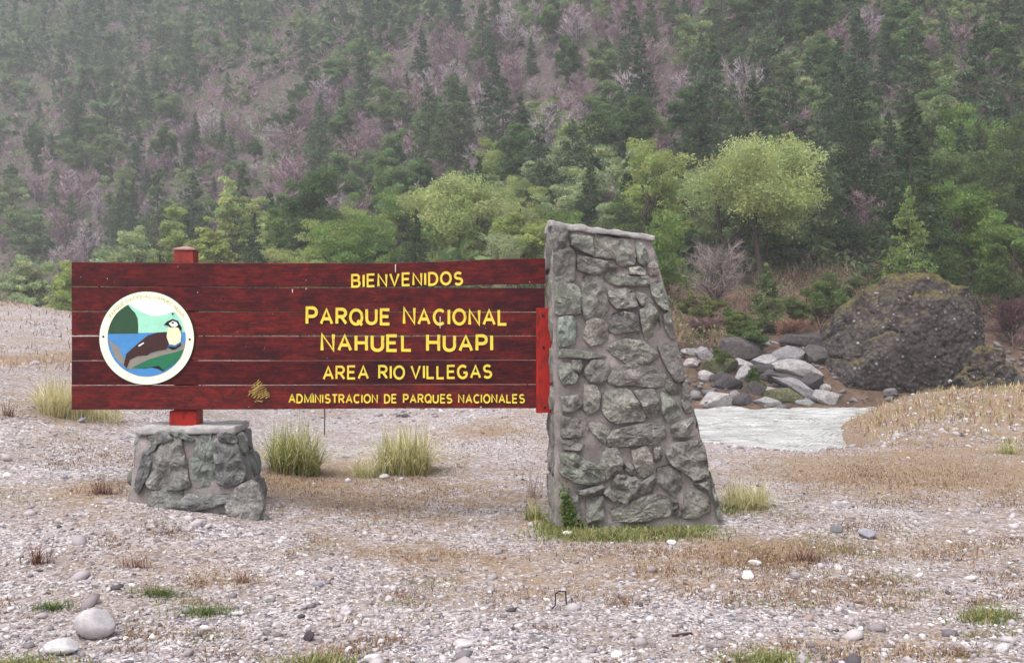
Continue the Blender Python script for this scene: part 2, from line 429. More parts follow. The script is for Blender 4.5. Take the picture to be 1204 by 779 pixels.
# river surface: a rippled ribbon between the banks
xs = axis([(-100, 0), (-30, 40), (0, 50), (16, 90), (50, 50)])
tt = np.linspace(0, 1, 70)
ya = np.interp(xs, YE[:, 0], YE[:, 1]) + .5; yb = np.interp(xs, YF[:, 0], YF[:, 1]) + 2.2
RX = np.repeat(xs[None], len(tt), 0); RY = ya[None] + (yb - ya)[None] * tt[:, None]
RZ = WATER + .12 * fbm(RX * .5, RY * 1.1, 0, 51, 4) + .05 * vn(RX * 1.7, RY * 2.8, 0, 52)
ri = np.arange(RX.size).reshape(RX.shape)
RQ = np.stack([ri[:-1, :-1].ravel(), ri[:-1, 1:].ravel(), ri[1:, 1:].ravel(), ri[1:, :-1].ravel()], 1)
ro = link('river', mesh('river', np.stack([RX.ravel(), RY.ravel(), RZ.ravel()], 1), [RQ], [M['water']], smooth=True)); ro['kind'] = 'structure'

# ------------------------------------------------------------------ the stone pillar and the plinth
TH = math.radians(3.0)
U = np.array([math.cos(TH), math.sin(TH), 0]); N = np.array([math.sin(TH), -math.cos(TH), 0]); ZV = np.array([0, 0, 1.0])   # along the sign, out of its face, up

def on_plane(px, py, P0, n=N):
    r = px_ray(px, py, 1.0) - np.array([0, 0, EYE])
    o = np.array([0, 0, EYE]); t = np.dot(P0 - o, n) / np.dot(r, n)
    return o + r * t

def smooth_poly(P, n):
    P = np.asarray(P, float)
    for _ in range(1):                                     # corners barely cut, so stones stay angular
        Qn = np.roll(P, -1, 0); P = np.stack([P * .94 + Qn * .06, P * .06 + Qn * .94], 1).reshape(-1, P.shape[1])
    d = np.r_[0, np.cumsum(np.linalg.norm(np.roll(P, -1, 0) - P, axis=1))]
    Pc = np.vstack([P, P[:1]]); s = np.linspace(0, d[-1], n, endpoint=False)
    return np.stack([np.interp(s, d, Pc[:, k]) for k in range(P.shape[1])], 1)

def stone_mesh(P3, nrm, rng, out=.035, n=34, sink=.03, grow=1.15):
    """irregular stone from its outline on a wall face: a skirt sunk in the mortar, a rounded rim, an uneven face"""
    P = smooth_poly(P3, n); c = P.mean(0); V = []
    P = c + (P - c) * grow * (1 + .07 * fbm(P[:, 0] * 16, P[:, 1] * 16, P[:, 2] * 16, int(rng.integers(1, 999)), 3) + rng.normal(0, .012, n))[:, None]
    size = np.linalg.norm(P - c, axis=1).mean()
    a1 = P[0] - c; a1 = a1 / np.linalg.norm(a1); a2 = np.cross(nrm, a1)
    out = out * rng.uniform(.75, 1.35)
    rings = [(1.01, -sink, 0), (1.0, .62, .7), (.97, .92, 1), (.82, 1, 1), (.62, 1, 1), (.40, 1, 1), (.18, 1, 1)]
    pl_ = [(rng.normal(0, .45), rng.normal(0, .45), rng.uniform(.95, 1.3)) for _ in range(4)]      # split faces: a few broken planes
    seed_ = int(rng.integers(1, 999)); lump = rng.uniform(.5, .95)
    def face(q):
        x_, y_ = ((q - c) @ a1) / size, ((q - c) @ a2) / size
        f_ = np.min([k0 + kx * x_ + ky * y_ for kx, ky, k0 in pl_], axis=0)
        return f_ + lump * fbm(q[:, 0] * 15, q[:, 1] * 15, q[:, 2] * 15, seed_, 4)
    for sc, h, j in rings:
        q = c + (P - c) * sc
        hh = np.full(n, h) if h < 0 else out * h * (1 + (face(q) - 1) * j)
        V.append(q + nrm[None] * hh[:, None])
    cc_ = c[None]; V = np.vstack(V + [cc_ + nrm[None] * (out * face(cc_))[:, None]])
    k = np.arange(n); k2 = (k + 1) % n; Fq = []; nr_ = len(rings)
    # outline direction: make faces look outwards
    area = np.dot(np.cross(P - c, np.roll(P, -1, 0) - c).sum(0), nrm)
    for r in range(nr_ - 1):
        f = np.stack([r * n + k, r * n + k2, (r + 1) * n + k2, (r + 1) * n + k], 1); Fq.append(f if area > 0 else f[:, ::-1])
    T = np.stack([(nr_ - 1) * n + k, (nr_ - 1) * n + k2, np.full(n, nr_ * n)], 1); T = T if area > 0 else T[:, ::-1]
    return V, [np.vstack(Fq), T]

def lattice_box(A, B, C, D, depth, back, nu, nv, nd, amp, seed):
    """closed block: front quad A(bl) B(br) C(tr) D(tl), pushed back by `depth` along `back`; noisy surface"""
    VV, FF, idx = [], [], {}
    def pt(i, j, k):
        key = (i, j, k)
        if key not in idx:
            u, v, d = i / nu, j / nv, k / nd
            p = (A * (1 - u) + B * u) * (1 - v) + (D * (1 - u) + C * u) * v + back * depth * d
            idx[key] = len(VV); VV.append(p)
        return idx[key]
    for i in range(nu):
        for j in range(nv):
            FF.append((pt(i, j, 0), pt(i + 1, j, 0), pt(i + 1, j + 1, 0), pt(i, j + 1, 0)))
            FF.append((pt(i, j, nd), pt(i, j + 1, nd), pt(i + 1, j + 1, nd), pt(i + 1, j, nd)))
    for j in range(nv):
        for k in range(nd):
            FF.append((pt(0, j, k), pt(0, j + 1, k), pt(0, j + 1, k + 1), pt(0, j, k + 1)))
            FF.append((pt(nu, j, k), pt(nu, j, k + 1), pt(nu, j + 1, k + 1), pt(nu, j + 1, k)))
    for i in range(nu):
        for k in range(nd):
            FF.append((pt(i, 0, k), pt(i, 0, k + 1), pt(i + 1, 0, k + 1), pt(i + 1, 0, k)))
            FF.append((pt(i, nv, k), pt(i + 1, nv, k), pt(i + 1, nv, k + 1), pt(i, nv, k + 1)))
    V = np.array(VV)
    for a in range(3): V[:, a] += amp * fbm(V[:, 0] * 7, V[:, 1] * 7, V[:, 2] * 7, seed + a, 4)
    return V, [np.array(FF)]

rs = np.random.default_rng(21)
ZA, ZB, ZC = (640, 255, 7.4875), (640, 345, 5.99), (640, 460, 4.722)
PIL = [
 (ZA, [(75, 100), (190, 100), (212, 258), (150, 298), (92, 308), (66, 200)]), (ZA, [(240, 170), (410, 180), (420, 338), (300, 290), (240, 250)]),
 (ZA, [(430, 150), (560, 200), (640, 225), (632, 358), (540, 362), (432, 340)]), (ZA, [(660, 222), (720, 222), (772, 280), (795, 340), (790, 410), (690, 430), (642, 400), (645, 320)]),
 (ZA, [(806, 215), (880, 240), (910, 330), (918, 400), (870, 430), (820, 400), (804, 300)]), (ZA, [(960, 375), (1005, 420), (1042, 490), (1000, 515), (930, 520), (892, 480), (905, 420)]),
 (ZA, [(92, 335), (210, 288), (265, 330), (258, 420), (250, 555), (170, 562), (105, 556), (88, 450)]), (ZA, [(295, 345), (400, 365), (560, 405), (620, 440), (510, 465), (480, 505), (400, 498), (305, 460)]),
 (ZA, [(525, 492), (640, 495), (760, 535), (888, 522), (895, 590), (850, 608), (740, 600), (640, 598), (565, 560)]), (ZA, [(750, 450), (840, 440), (880, 488), (870, 512), (790, 505), (748, 500)]),
 (ZA, [(102, 592), (200, 578), (285, 622), (312, 700), (305, 840), (115, 848), (98, 720)]), (ZA, [(345, 560), (420, 522), (495, 555), (525, 640), (540, 720), (545, 830), (500, 900), (365, 895), (340, 800), (335, 650)]),
 (ZA, [(565, 652), (720, 632), (785, 672), (800, 788), (700, 798), (630, 796), (578, 740)]), (ZA, [(805, 662), (880, 685), (955, 755), (905, 800), (845, 772), (812, 720)]),
 (ZA, [(925, 592), (1010, 556), (1085, 580), (1100, 700), (1108, 815), (1045, 822), (965, 740), (935, 680)]),
 (ZB, [(102, 180), (190, 167), (213, 200), (208, 343), (140, 362), (100, 352)]), (ZB, [(300, 200), (360, 184), (438, 202), (436, 320), (380, 352), (320, 356), (278, 300)]),
 (ZB, [(482, 152), (560, 134), (638, 152), (654, 258), (580, 263), (500, 276), (464, 250)]), (ZB, [(672, 132), (740, 80), (796, 150), (804, 280), (760, 322), (712, 318), (684, 230)]),
 (ZB, [(832, 152), (908, 116), (952, 220), (962, 306), (928, 330), (882, 308), (842, 240)]), (ZB, [(445, 376), (570, 328), (620, 333), (690, 343), (774, 420), (756, 452), (690, 486), (620, 502), (560, 476), (492, 430)]),
 (ZB, [(794, 372), (880, 364), (972, 374), (1002, 470), (1024, 556), (970, 606), (922, 620), (884, 570), (824, 470)]), (ZB, [(290, 530), (330, 477), (400, 472), (448, 502), (452, 580), (390, 628), (320, 612), (287, 570)]),
 (ZB, [(472, 592), (522, 514), (640, 500), (780, 524), (834, 562), (826, 638), (760, 657), (620, 638), (540, 642), (473, 623)]), (ZB, [(190, 470), (250, 465), (264, 510), (240, 558), (200, 530)]),
 (ZB, [(112, 392), (260, 404), (425, 440), (300, 456), (180, 448), (112, 446)]), (ZB, [(104, 482), (180, 492), (228, 580), (208, 618), (130, 636), (102, 580)]), (ZB, [(860, 612), (920, 642), (946, 690), (900, 708), (852, 670)]),
 (ZB, [(966, 625), (1035, 592), (1062, 700), (1086, 820), (985, 850), (962, 780)]),
 (ZC, [(96, 32), (180, 22), (206, 70), (170, 108), (102, 110)]), (ZC, [(222, -28), (280, -28), (306, 20), (297, 90), (240, 127), (217, 90)]), (ZC, [(332, 22), (440, -16), (478, 10), (554, 120), (536, 152), (400, 167), (362, 148), (332, 110)]),
 (ZC, [(494, 2), (600, -8), (630, 60), (630, 118), (572, 136), (532, 60)]), (ZC, [(644, 2), (690, 12), (746, 100), (746, 138), (682, 162), (654, 120)]), (ZC, [(695, 190), (790, 152), (866, 124), (886, 190), (895, 236), (800, 251), (704, 256)]),
 (ZC, [(98, 142), (200, 152), (236, 190), (231, 228), (198, 252), (98, 244)]), (ZC, [(98, 268), (208, 258), (218, 290), (188, 322), (112, 318)]), (ZC, [(254, 172), (340, 182), (362, 210), (338, 286), (292, 250), (258, 210)]),
 (ZC, [(354, 260), (392, 214), (530, 184), (636, 184), (654, 240), (598, 286), (440, 296), (372, 296)]), (ZC, [(102, 352), (160, 338), (238, 392), (306, 422), (320, 488), (298, 506), (180, 496), (102, 458)]),
 (ZC, [(304, 400), (342, 314), (398, 318), (426, 370), (416, 438), (346, 476), (323, 450)]), (ZC, [(484, 332), (558, 309), (586, 350), (596, 420), (558, 462), (522, 466), (494, 390)]), (ZC, [(602, 312), (648, 312), (648, 368), (612, 386)]),
 (ZC, [(672, 302), (740, 280), (872, 270), (900, 370), (908, 458), (830, 496), (762, 438), (702, 407), (668, 360)]), (ZC, [(884, 268), (914, 266), (936, 390), (922, 424), (908, 350)]), (ZC, [(192, 545), (310, 517), (328, 527), (240, 572), (202, 562)]),
 (ZC, [(374, 520), (402, 464), (498, 474), (515, 510), (497, 577), (440, 606), (392, 587)]), (ZC, [(442, 402), (478, 394), (506, 450), (497, 462), (442, 448)]), (ZC, [(524, 512), (598, 466), (614, 490), (597, 556), (532, 557)]),
 (ZC, [(629, 432), (700, 415), (746, 442), (754, 528), (718, 576), (662, 527), (629, 490)]), (ZC, [(394, 642), (500, 604), (620, 574), (686, 602), (686, 678), (560, 712), (402, 712)]), (ZC, [(774, 560), (812, 524), (905, 572), (920, 658), (830, 706), (746, 688), (774, 620)]),
 (ZC, [(824, 512), (898, 492), (915, 548), (852, 537)]), (ZC, [(930, 452), (952, 444), (974, 590), (984, 700), (958, 716), (932, 600)]), (ZC, [(324, 560), (360, 534), (396, 598), (380, 606)]), (ZC, [(232, 602), (318, 582), (322, 698), (232, 716)]), (ZC, [(112, 542), (180, 572), (192, 700), (112, 700)]), (ZC, [(703, 602), (738, 612), (756, 687), (703, 678)])]

PB = px_ray(655, 616, 8.2)                                   # lower left corner of the pillar's front
c_bl, c_br = on_plane(653, 617, PB), on_plane(853, 616, PB); c_tr, c_tl = on_plane(767, 284, PB), on_plane(649, 268, PB)
for c in (c_bl, c_br): c[2] -= .12
DEP = .52
pil = thing('stone_pillar', ((c_bl + c_br) / 2 - N * DEP / 2) * np.array([1, 1, 0]) + np.array([0, 0, gz(*((c_bl + c_br) / 2)[:2])]),
            'tall grey rubble stone pillar with slanted top at right end of sign', 'pillar')
V, FQ = lattice_box(c_bl, c_br, c_tr, c_tl, DEP, -N, 40, 80, 12, .030, 61)
part('mortar_core', V, FQ, M['mortar'], pil, True)
# cap: a thin worn concrete slab following the slanted top
e = U * .012
V, FQ = lattice_box(c_tl - e + N * .03 + ZV * .006, c_tr + e + N * .03 + ZV * .006, c_tr + e + N * .03 + ZV * .045, c_tl - e + N * .03 + ZV * .065, DEP + .05, -N, 40, 3, 16, .030, 64)
part('cap', V, FQ, M['concrete'], pil, True)
pale = {15}; 
for i, ((ox, oy, sc), poly) in enumerate(PIL):
    lim = lambda py: 767 + (py - 284) / 332 * 86 - 2.5        # stay inside the sloping right edge
    P3 = np.array([on_plane(min(ox + a / sc, lim(oy + b / sc)), oy + b / sc, PB) for a, b in poly])
    V, FF = stone_mesh(P3, N, rs, .055, grow=1.15 if max(ox + a / sc for a, b in poly) < lim(oy + poly[0][1] / sc) - 8 else 1.03)
    part('stone', V, FF, M['stone_pale'] if i in pale else M['stone'], pil, False)

def side_stones(parent, A, B, C, D, nrm, rows, mat, rng, out=.025, wmean=.26):
    """coursed rubble over a wall face given by its four corners"""
    h = 0.0
    hs_ = rng.uniform(.7, 1.3, rows); hs_ = np.r_[0, np.cumsum(hs_) / hs_.sum()]
    for r in range(rows):
        v0_, v1_ = hs_[r], hs_[r + 1]
        L = np.linalg.norm((A * (1 - v0_) + D * v0_) - (B * (1 - v0_) + C * v0_))
        n = max(1, int(round(L / wmean + rng.uniform(-.4, .4))))
        us = np.r_[0, np.cumsum(rng.uniform(.6, 1.4, n))]; us /= us[-1]
        for k in range(n):
            def q(u, v): return (A * (1 - u) + B * u) * (1 - v) + (D * (1 - u) + C * u) * v
            gu, gv = .10 * (us[k + 1] - us[k]), .10 * (v1_ - v0_)
            pts = []
            for (u, v) in ((us[k] + gu, v0_ + gv), ((us[k] + us[k + 1]) / 2, v0_ + gv * .6), (us[k + 1] - gu, v0_ + gv), (us[k + 1] - gu * .7, (v0_ + v1_) / 2), (us[k + 1] - gu, v1_ - gv), ((us[k] + us[k + 1]) / 2, v1_ - gv * .6), (us[k] + gu, v1_ - gv), (us[k] + gu * .7, (v0_ + v1_) / 2)):
                pts.append(q(np.clip(u + rng.normal(0, .25) * gu, us[k] + gu * .3, us[k + 1] - gu * .3), np.clip(v + rng.normal(0, .35) * gv, v0_ + gv * .3, v1_ - gv * .3)))
            V, FF = stone_mesh(np.array(pts), nrm, rng, out, 14, grow=1.02)
            part('stone', V, FF, mat, parent, True)
bk = -N * DEP
side_stones(pil, c_bl + bk, c_bl, c_tl, c_tl + bk, -U, 9, M['stone'], rs, .02, .27)
rn = np.cross(c_tr - c_br, bk); rn /= np.linalg.norm(rn); rn = rn if np.dot(rn, U) > 0 else -rn
side_stones(pil, c_br, c_br + bk, c_tr + bk, c_tr, rn, 9, M['stone'], rs, .02, .27)
side_stones(pil, c_br + bk, c_bl + bk, c_tl + bk, c_tr + bk, -N, 8, M['stone'], rs, .035, .3)

# plinth under the left post
SR = px_ray(641, 394, 8.42)                                  # right end of the sign's face
SL = SR - U * ((641 - 88) / F * 8.42 * .985)
post_c = on_plane(218, 394, SR - N * .10)[:2]
def plinth_pt(px, py): return on_plane(px, py, PP, PN)
b0 = np.array([post_c[0], post_c[1]]); zg = gz(*b0)
ztop = EYE - (503 - HY) / F * (b0[1] - .34) - .055
hwT, hwB = .365, .475
base_z = zg - .08
def ring(hw, z, off=(0, 0)): return [np.array([b0[0] + off[0], b0[1] + off[1], z]) + U * sx * hw + (-N) * sy * hw * .88 for sx, sy in ((-1, -1), (1, -1), (1, 1), (-1, 1))]
lo, hi = ring(hwB, base_z, (.12, 0)), ring(hwT, ztop, (.09, 0))
pl = thing('sign_plinth', (b0[0], b0[1], zg), 'low squat plinth of grey stones under the red sign post', 'plinth')
VV = []
NR = 8
for r in range(NR + 1):
    k = r / NR
    c4 = [lo[a] * (1 - k) + hi[a] * k for a in range(4)]
    for a in range(4):
        for s in range(8): VV.append(c4[a] * (1 - s / 8) + c4[(a + 1) % 4] * (s / 8))
VV = np.array(VV); nn = 32
FQ = [(r * nn + a, r * nn + (a + 1) % nn, (r + 1) * nn + (a + 1) % nn, (r + 1) * nn + a) for r in range(NR) for a in range(nn)]
VV = np.vstack([VV, np.mean(hi, 0)[None]])
for a in range(3): VV[:, a] += .014 * fbm(VV[:, 0] * 6, VV[:, 1] * 6, VV[:, 2] * 6, 71 + a)
tri = [(NR * nn + a, NR * nn + (a + 1) % nn, len(VV) - 1) for a in range(nn)]
part('mortar_core', VV, [np.array(FQ), np.array(tri)], M['mortar'], pl, True)
ct = ring(hwT + .02, ztop + .001, (.09, 0))
V, FQ = lattice_box(ct[0], ct[1], ct[1] + ZV * .055, ct[0] + ZV * .055, hwT * 2 * .9, -N, 26, 3, 24, .024, 75)
part('cap', V, FQ, M['concrete'], pl, True)
ZD = (150, 475, 5.372)
PN = np.cross(lo[1] - lo[0], hi[0] - lo[0]); PN /= np.linalg.norm(PN); PP = lo[0]
PLS = [[(140, 190), (230, 175), (285, 220), (200, 250), (140, 240)], [(278, 178), (350, 178), (418, 218), (400, 233), (320, 205)], [(300, 237), (328, 237), (380, 495), (330, 520), (195, 520), (146, 485), (155, 400), (232, 272)],
       [(472, 214), (518, 204), (536, 300), (556, 380), (555, 466), (444, 495), (424, 420), (419, 360)], [(556, 252), (655, 234), (695, 290), (730, 400), (722, 466), (622, 495), (576, 476), (576, 380)],
       [(574, 190), (640, 182), (688, 210), (678, 246), (592, 228)], [(108, 322), (186, 264), (140, 445), (84, 535), (60, 515)], [(165, 562), (335, 548), (326, 636), (240, 666), (155, 636)],
       [(352, 620), (402, 574), (632, 574), (634, 608), (540, 646), (430, 666), (344, 648)], [(642, 622), (700, 542), (775, 506), (815, 525), (850, 640), (820, 716), (722, 734), (652, 688)]]
for i, poly in enumerate(PLS):
    P3 = np.array([plinth_pt(ZD[0] + a / ZD[2], ZD[1] + b / ZD[2]) for a, b in poly])
    V, FF = stone_mesh(P3, PN, rs, .05 if i != 9 else .075, grow=1.24)
    part('stone', V, FF, M['stone_green'], pl, False)
for a, bq in ((1, 2), (2, 3), (3, 0)):
    n_ = np.cross(lo[bq] - lo[a], hi[a] - lo[a]); n_ /= np.linalg.norm(n_)
    side_stones(pl, lo[a], lo[bq], hi[bq], hi[a], n_, 3, M['stone_green'], rs, .04, .34)

# ------------------------------------------------------------------ the sign
z_b, z_t = EYE - (480.5 - HY) / F * 8.35, EYE + (HY - 309) / F * 8.35
PH = (z_t - z_b) / 6
sg = thing('park_sign', (post_c[0], post_c[1], ztop + .05), 'long dark red plank park sign with carved yellow lettering and round emblem', 'sign')
SLEN = float(np.dot(SR - SL, U))
def sp(s, z, o=0.0):                                         # sign plane: s metres from the left end, height z, o metres out of the face
    q = SL + U * s + N * o; return np.array([q[0], q[1], z])
def sp_px(px, py, o=0.0):
    q = on_plane(px, py, SR); return q + N * o
rw = np.random.default_rng(5)
for i in range(6):
    zt = z_t - i * PH; zb = zt - PH
    n = 28; ss = np.linspace(0, SLEN + (0 if i == 0 else rw.uniform(-.004, .004)), n)
    gap_t, gap_b = rw.uniform(.0022, .0040), rw.uniform(.0022, .0040)
    if i == 2: gap_b = .0065
    bow = rw.normal(0, .0010); lift = .05 * sst(.62, 1.0, ss / SLEN) if i == 0 else 0 * ss
    Vp = []
    ph = rw.uniform(0, 9)
    for k, s in enumerate(ss):
        wv = .0016 * math.sin(s * 2.3 + ph) + bow
        bu = .004 * math.sin(s * 1.1 + ph)
        zt_, zb_ = zt - gap_t + wv + lift[k], zb + gap_b + wv + lift[k]
        if i == 0: zb_ = zb + gap_b + wv + lift[k] * .62
        for (z, o) in ((zb_ + .004, bu), (zb_, bu - .004), (zb_, bu - .045), (zt_, bu - .045), (zt_, bu - .004), (zt_ - .004, bu)):
            Vp.append(sp(s, z, o))
    k = np.arange(n - 1)[:, None] * 6; fq = []
    fr, ed = [], []
    for a in range(6):
        b = (a + 1) % 6
        f = np.hstack([k + a, k + 6 + a, k + 6 + b, k + b])
        (ed if a == 3 else fr).append(f)
    capf = [np.array([[0, 1, 2, 3, 4, 5]]), np.array([[5, 4, 3, 2, 1, 0]]) + (n - 1) * 6]
    part('plank', np.array(Vp), [np.vstack(fr), np.vstack(ed), *capf], None, sg, False, None, [M['wood'], M['plank_edge']], [0, 1, 0, 0])

def box_world(c, hu, hn, z0, z1, bev=.008):
    """bevelled square post aligned with the sign; c = xy centre"""
    V, Fq = [], []
    prof = [(-hu + bev, -hn), (hu - bev, -hn), (hu, -hn + bev), (hu, hn - bev), (hu - bev, hn), (-hu + bev, hn), (-hu, hn - bev), (-hu, -hn + bev)]
    for z, s in ((z0, 1), (z0 + (z1 - z0) * .5, 1), (z1 - bev, 1), (z1, .95)):
        for a, b in prof: V.append(np.array([c[0], c[1], z]) + U * a * s - N * b * s)
    m = 8
    for r in range(3):
        for a in range(m): Fq.append((r * m + a, r * m + (a + 1) % m, (r + 1) * m + (a + 1) % m, (r + 1) * m + a))
    return np.array(V), [np.array(Fq), np.array([list(range(m - 1, -1, -1))]), np.array([[3 * m + a for a in range(m)]])]
pc = post_c - N[:2] * .032
V, FF = box_world(pc, .082, .082, ztop + .04, z_t + .105); part('post', V, FF, M['redpost'], sg)
V, FF = box_world(pc, .115, .10, ztop + .045, z_b - .012); part('post_sleeve', V, FF, M['red'], sg)
# cap: low pyramid
q = [np.array([pc[0], pc[1], 0]) + U * a * .092 - N * b * .092 for a, b in ((-1, -1), (1, -1), (1, 1), (-1, 1))]
z1 = z_t + .106
V = np.array([p + ZV * z1 for p in q] + [p + ZV * (z1 + .012) for p in q] + [np.array([pc[0], pc[1], z1 + .04])])
part('post_cap', V, [np.array([(0, 1, 5, 4), (1, 2, 6, 5), (2, 3, 7, 6), (3, 0, 4, 7), (3, 2, 1, 0)]), np.array([(4, 5, 8), (5, 6, 8), (6, 7, 8), (7, 4, 8)])], M['redcap'], sg)
# batten down the right end
b1, b2 = sp_px(630, 362), sp_px(648.5, 484.5)
cb = (b1 + b2) / 2
V, FF = box_world((cb + N * .028)[:2], abs(np.dot(b2 - b1, U)) / 2, .022, b2[2], b1[2]); bat = part('batten', V, FF, M['red'], sg)

def disc(c, r, o0, o1, n=20, dome=0.0):
    a = np.arange(n) * 2 * math.pi / n
    R0 = np.array([c + U * math.cos(t) * r + ZV * math.sin(t) * r for t in a])
    V = np.vstack([R0 + N * o0, R0 + N * o1, (c + N * (o1 + dome))[None]])
    k = np.arange(n); k2 = (k + 1) % n
    return V, [np.stack([k, k2, n + k2, n + k], 1), np.stack([n + k, n + k2, np.full(n, 2 * n)], 1)]
for px, py in ((634.5, 371), (635.5, 408), (637, 478)):
    V, FF = disc(sp_px(px + 3, py), .011, .049, .055, 10, .004); part('bolt', V, FF, M['black'], bat)
for px, py in ((117, 337), (283, 339), (300, 341), (620, 452), (240, 395), (480, 350), (560, 420), (218, 470), (222, 352), (420, 462)):
    V, FF = disc(sp_px(px, py), .008, -.004, .0075, 8, .002); part('bolt', V, FF, M['black'], sg)

# lettering: an alphabet of router-cut strokes, each letter a part of the sign
def arc(cx, cy, rx, ry, a0, a1, n=12): return [(cx + rx * math.cos(math.radians(t)), cy + ry * math.sin(math.radians(t))) for t in np.linspace(a0, a1, n)]
GLYPH = {'A': (.70, [[(0, 0), (.35, 1), (.70, 0)], [(.12, .34), (.58, .34)]]), 'B': (.58, [[(0, .53), (.34, .53), *arc(.34, .265, .24, .265, 90, -90, 9)[1:], (0, 0), (0, 1), (.32, 1), *arc(.32, .765, .21, .235, 90, -90, 9)[1:]]]),
 'C': (.68, [arc(.37, .5, .37, .5, 48, 312, 18)]), 'D': (.64, [[(0, 0), (0, 1), (.26, 1), *arc(.26, .5, .38, .5, 90, -90, 12)[1:], (0, 0)]]), 'E': (.54, [[(.54, 1), (0, 1), (0, 0), (.54, 0)], [(0, .52), (.48, .52)]]),
 'G': (.72, [arc(.37, .5, .37, .5, 48, 318, 18) + [(.70, .44)], [(.72, .44), (.42, .44)]]), 'H': (.62, [[(0, 0), (0, 1)], [(.62, 0), (.62, 1)], [(0, .52), (.62, .52)]]), 'I': (0, [[(0, 0), (0, 1)]]), 'L': (.5, [[(0, 1), (0, 0), (.5, 0)]]),
 'M': (.76, [[(0, 0), (0, 1), (.38, .1), (.76, 1), (.76, 0)]]), 'N': (.62, [[(0, 0), (0, 1), (.62, 0), (.62, 1)]]), 'O': (.76, [arc(.38, .5, .38, .5, 90, 450, 26)]), 'P': (.57, [[(0, 0), (0, 1), (.32, 1), *arc(.32, .73, .25, .27, 90, -90, 9)[1:], (0, .46)]]),
 'Q': (.76, [arc(.38, .5, .38, .5, 90, 450, 26), [(.46, .26), (.76, -.06)]]), 'R': (.60, [[(0, 0), (0, 1), (.32, 1), *arc(.32, .74, .25, .26, 90, -90, 9)[1:], (0, .48)], [(.28, .48), (.60, 0)]]),
 'S': (.58, [arc(.29, .75, .26, .25, 35, 255, 12) + arc(.29, .26, .29, .26, 75, -145, 12)]), 'T': (.60, [[(0, 1), (.60, 1)], [(.30, 1), (.30, 0)]]), 'U': (.62, [[(0, 1), (0, .31), *arc(.31, .31, .31, .31, 180, 360, 10)[1:-1], (.62, .31), (.62, 1)]]), 'V': (.66, [[(0, 1), (.33, 0), (.66, 1)]])}
def ribbon(P, hw):
    """flat stroke outline with mitred corners -> left and right rails"""
    P = np.array(P, float); n = len(P); closed = np.allclose(P[0], P[-1]); L_, R_ = [], []
    for i in range(n):
        a = P[i] - P[i - 1] if i > 0 else (P[-1] - P[-2] if closed else P[1] - P[0]); b = P[i + 1] - P[i] if i < n - 1 else (P[1] - P[0] if closed else P[-1] - P[-2])
        a = a / np.linalg.norm(a); b = b / np.linalg.norm(b); t = a + b; t = t / (np.linalg.norm(t) + 1e-9); nn_ = np.array([-t[1], t[0]])
        m = min(1.25, 1 / max(.2, np.dot(nn_, np.array([-a[1], a[0]]))))
        L_.append(P[i] + nn_ * hw * m); R_.append(P[i] - nn_ * hw * m)
    return np.array(L_), np.array(R_)
def layout(body, stroke, track, word, small=1.0):
    """-> list of (strokes in line units), total width"""
    x, out = 0.0, []
    for i, ch in enumerate(body):
        if ch == ' ': x += word; continue
        k = small if ch.islower() else 1.0
        wd, st = GLYPH[ch.upper()]
        hw = stroke / 2
        out.append([[(x + hw + a * k, hw + b * (k - stroke)) for a, b in q] for q in st]); x += wd * k + stroke + track
    return out, x - track
def stroke_letters(body, place, stroke, track=.13, word=.42, small=1.0, top=.0062, seed=0):
    """place(u, v, o): u 0..1 along the line, v in cap heights, o metres out of the boards"""
    rg = np.random.default_rng(seed + 300); letters, W_ = layout(body, stroke, track, word, small); res = []
    for st in letters:
        Vs, Fs = [], []; dv = rg.normal(0, .012); du = rg.normal(0, .0006)
        for j, q in enumerate(st):
            L_, R_ = ribbon(q, stroke / 2 * rg.uniform(.94, 1.06)); b = len(Vs); n_ = len(L_)
            for (l, r) in zip(L_, R_):
                for (p, o) in ((l, top + .0005 * j), (r, top + .0005 * j), (l, -.003), (r, -.003)): Vs.append(place(p[0] / W_ + du, p[1] + dv, o))
            for i in range(n_ - 1):
                o = b + 4 * i; Fs += [(o + 1, o + 5, o + 4, o), (o, o + 4, o + 6, o + 2), (o + 5, o + 1, o + 3, o + 7)]
            e_ = b + 4 * (n_ - 1); Fs += [(b, b + 2, b + 3, b + 1), (e_ + 1, e_ + 3, e_ + 2, e_)]
        res.append((np.array(Vs), Fs))
    return res
def poly_part(name, V, polys, mat, parent):
    c = (V.min(0) + V.max(0)) / 2; me = bpy.data.meshes.new(name); me.from_pydata((V - c).tolist(), [], polys); me.materials.append(mat); me.update()
    off = c - np.array(parent.location)
    if parent.parent: off = off - np.array(parent.parent.location)
    return link(name, me, off, parent)
def text_line(body, x0, x1, y0l, y0r, h, stroke=.17, track=.13, word=.42, small=1.0, seed=1):
    A, B = sp_px(x0, y0l), sp_px(x1, y0r); hm_ = h / F * 8.33
    for V, polys in stroke_letters(body, lambda u, v, o: A + (B - A) * u + ZV * v * hm_ + N * o, stroke, track, word, small, seed=seed):
        poly_part('letter', V, polys, M['yellow'], sg)
text_line('BIENVENIDOS', 413, 544.5, 338.5, 335, 16.5, .17, .14, seed=1)
text_line('Parque Nacional', 359.5, 597, 382, 383, 22, .165, .11, .62, .93, 2)
text_line('Nahuel Huapi', 377, 580, 413.2, 413.6, 22.5, .165, .13, .62, .93, 3)
text_line('AREA  RIO VILLEGAS', 379.5, 578.5, 446.5, 445, 17, .165, .12, .30, seed=4)
text_line('ADMINISTRACION DE PARQUES NACIONALES', 339.5, 617, 474, 474, 11.2, .175, .12, .62, seed=5)
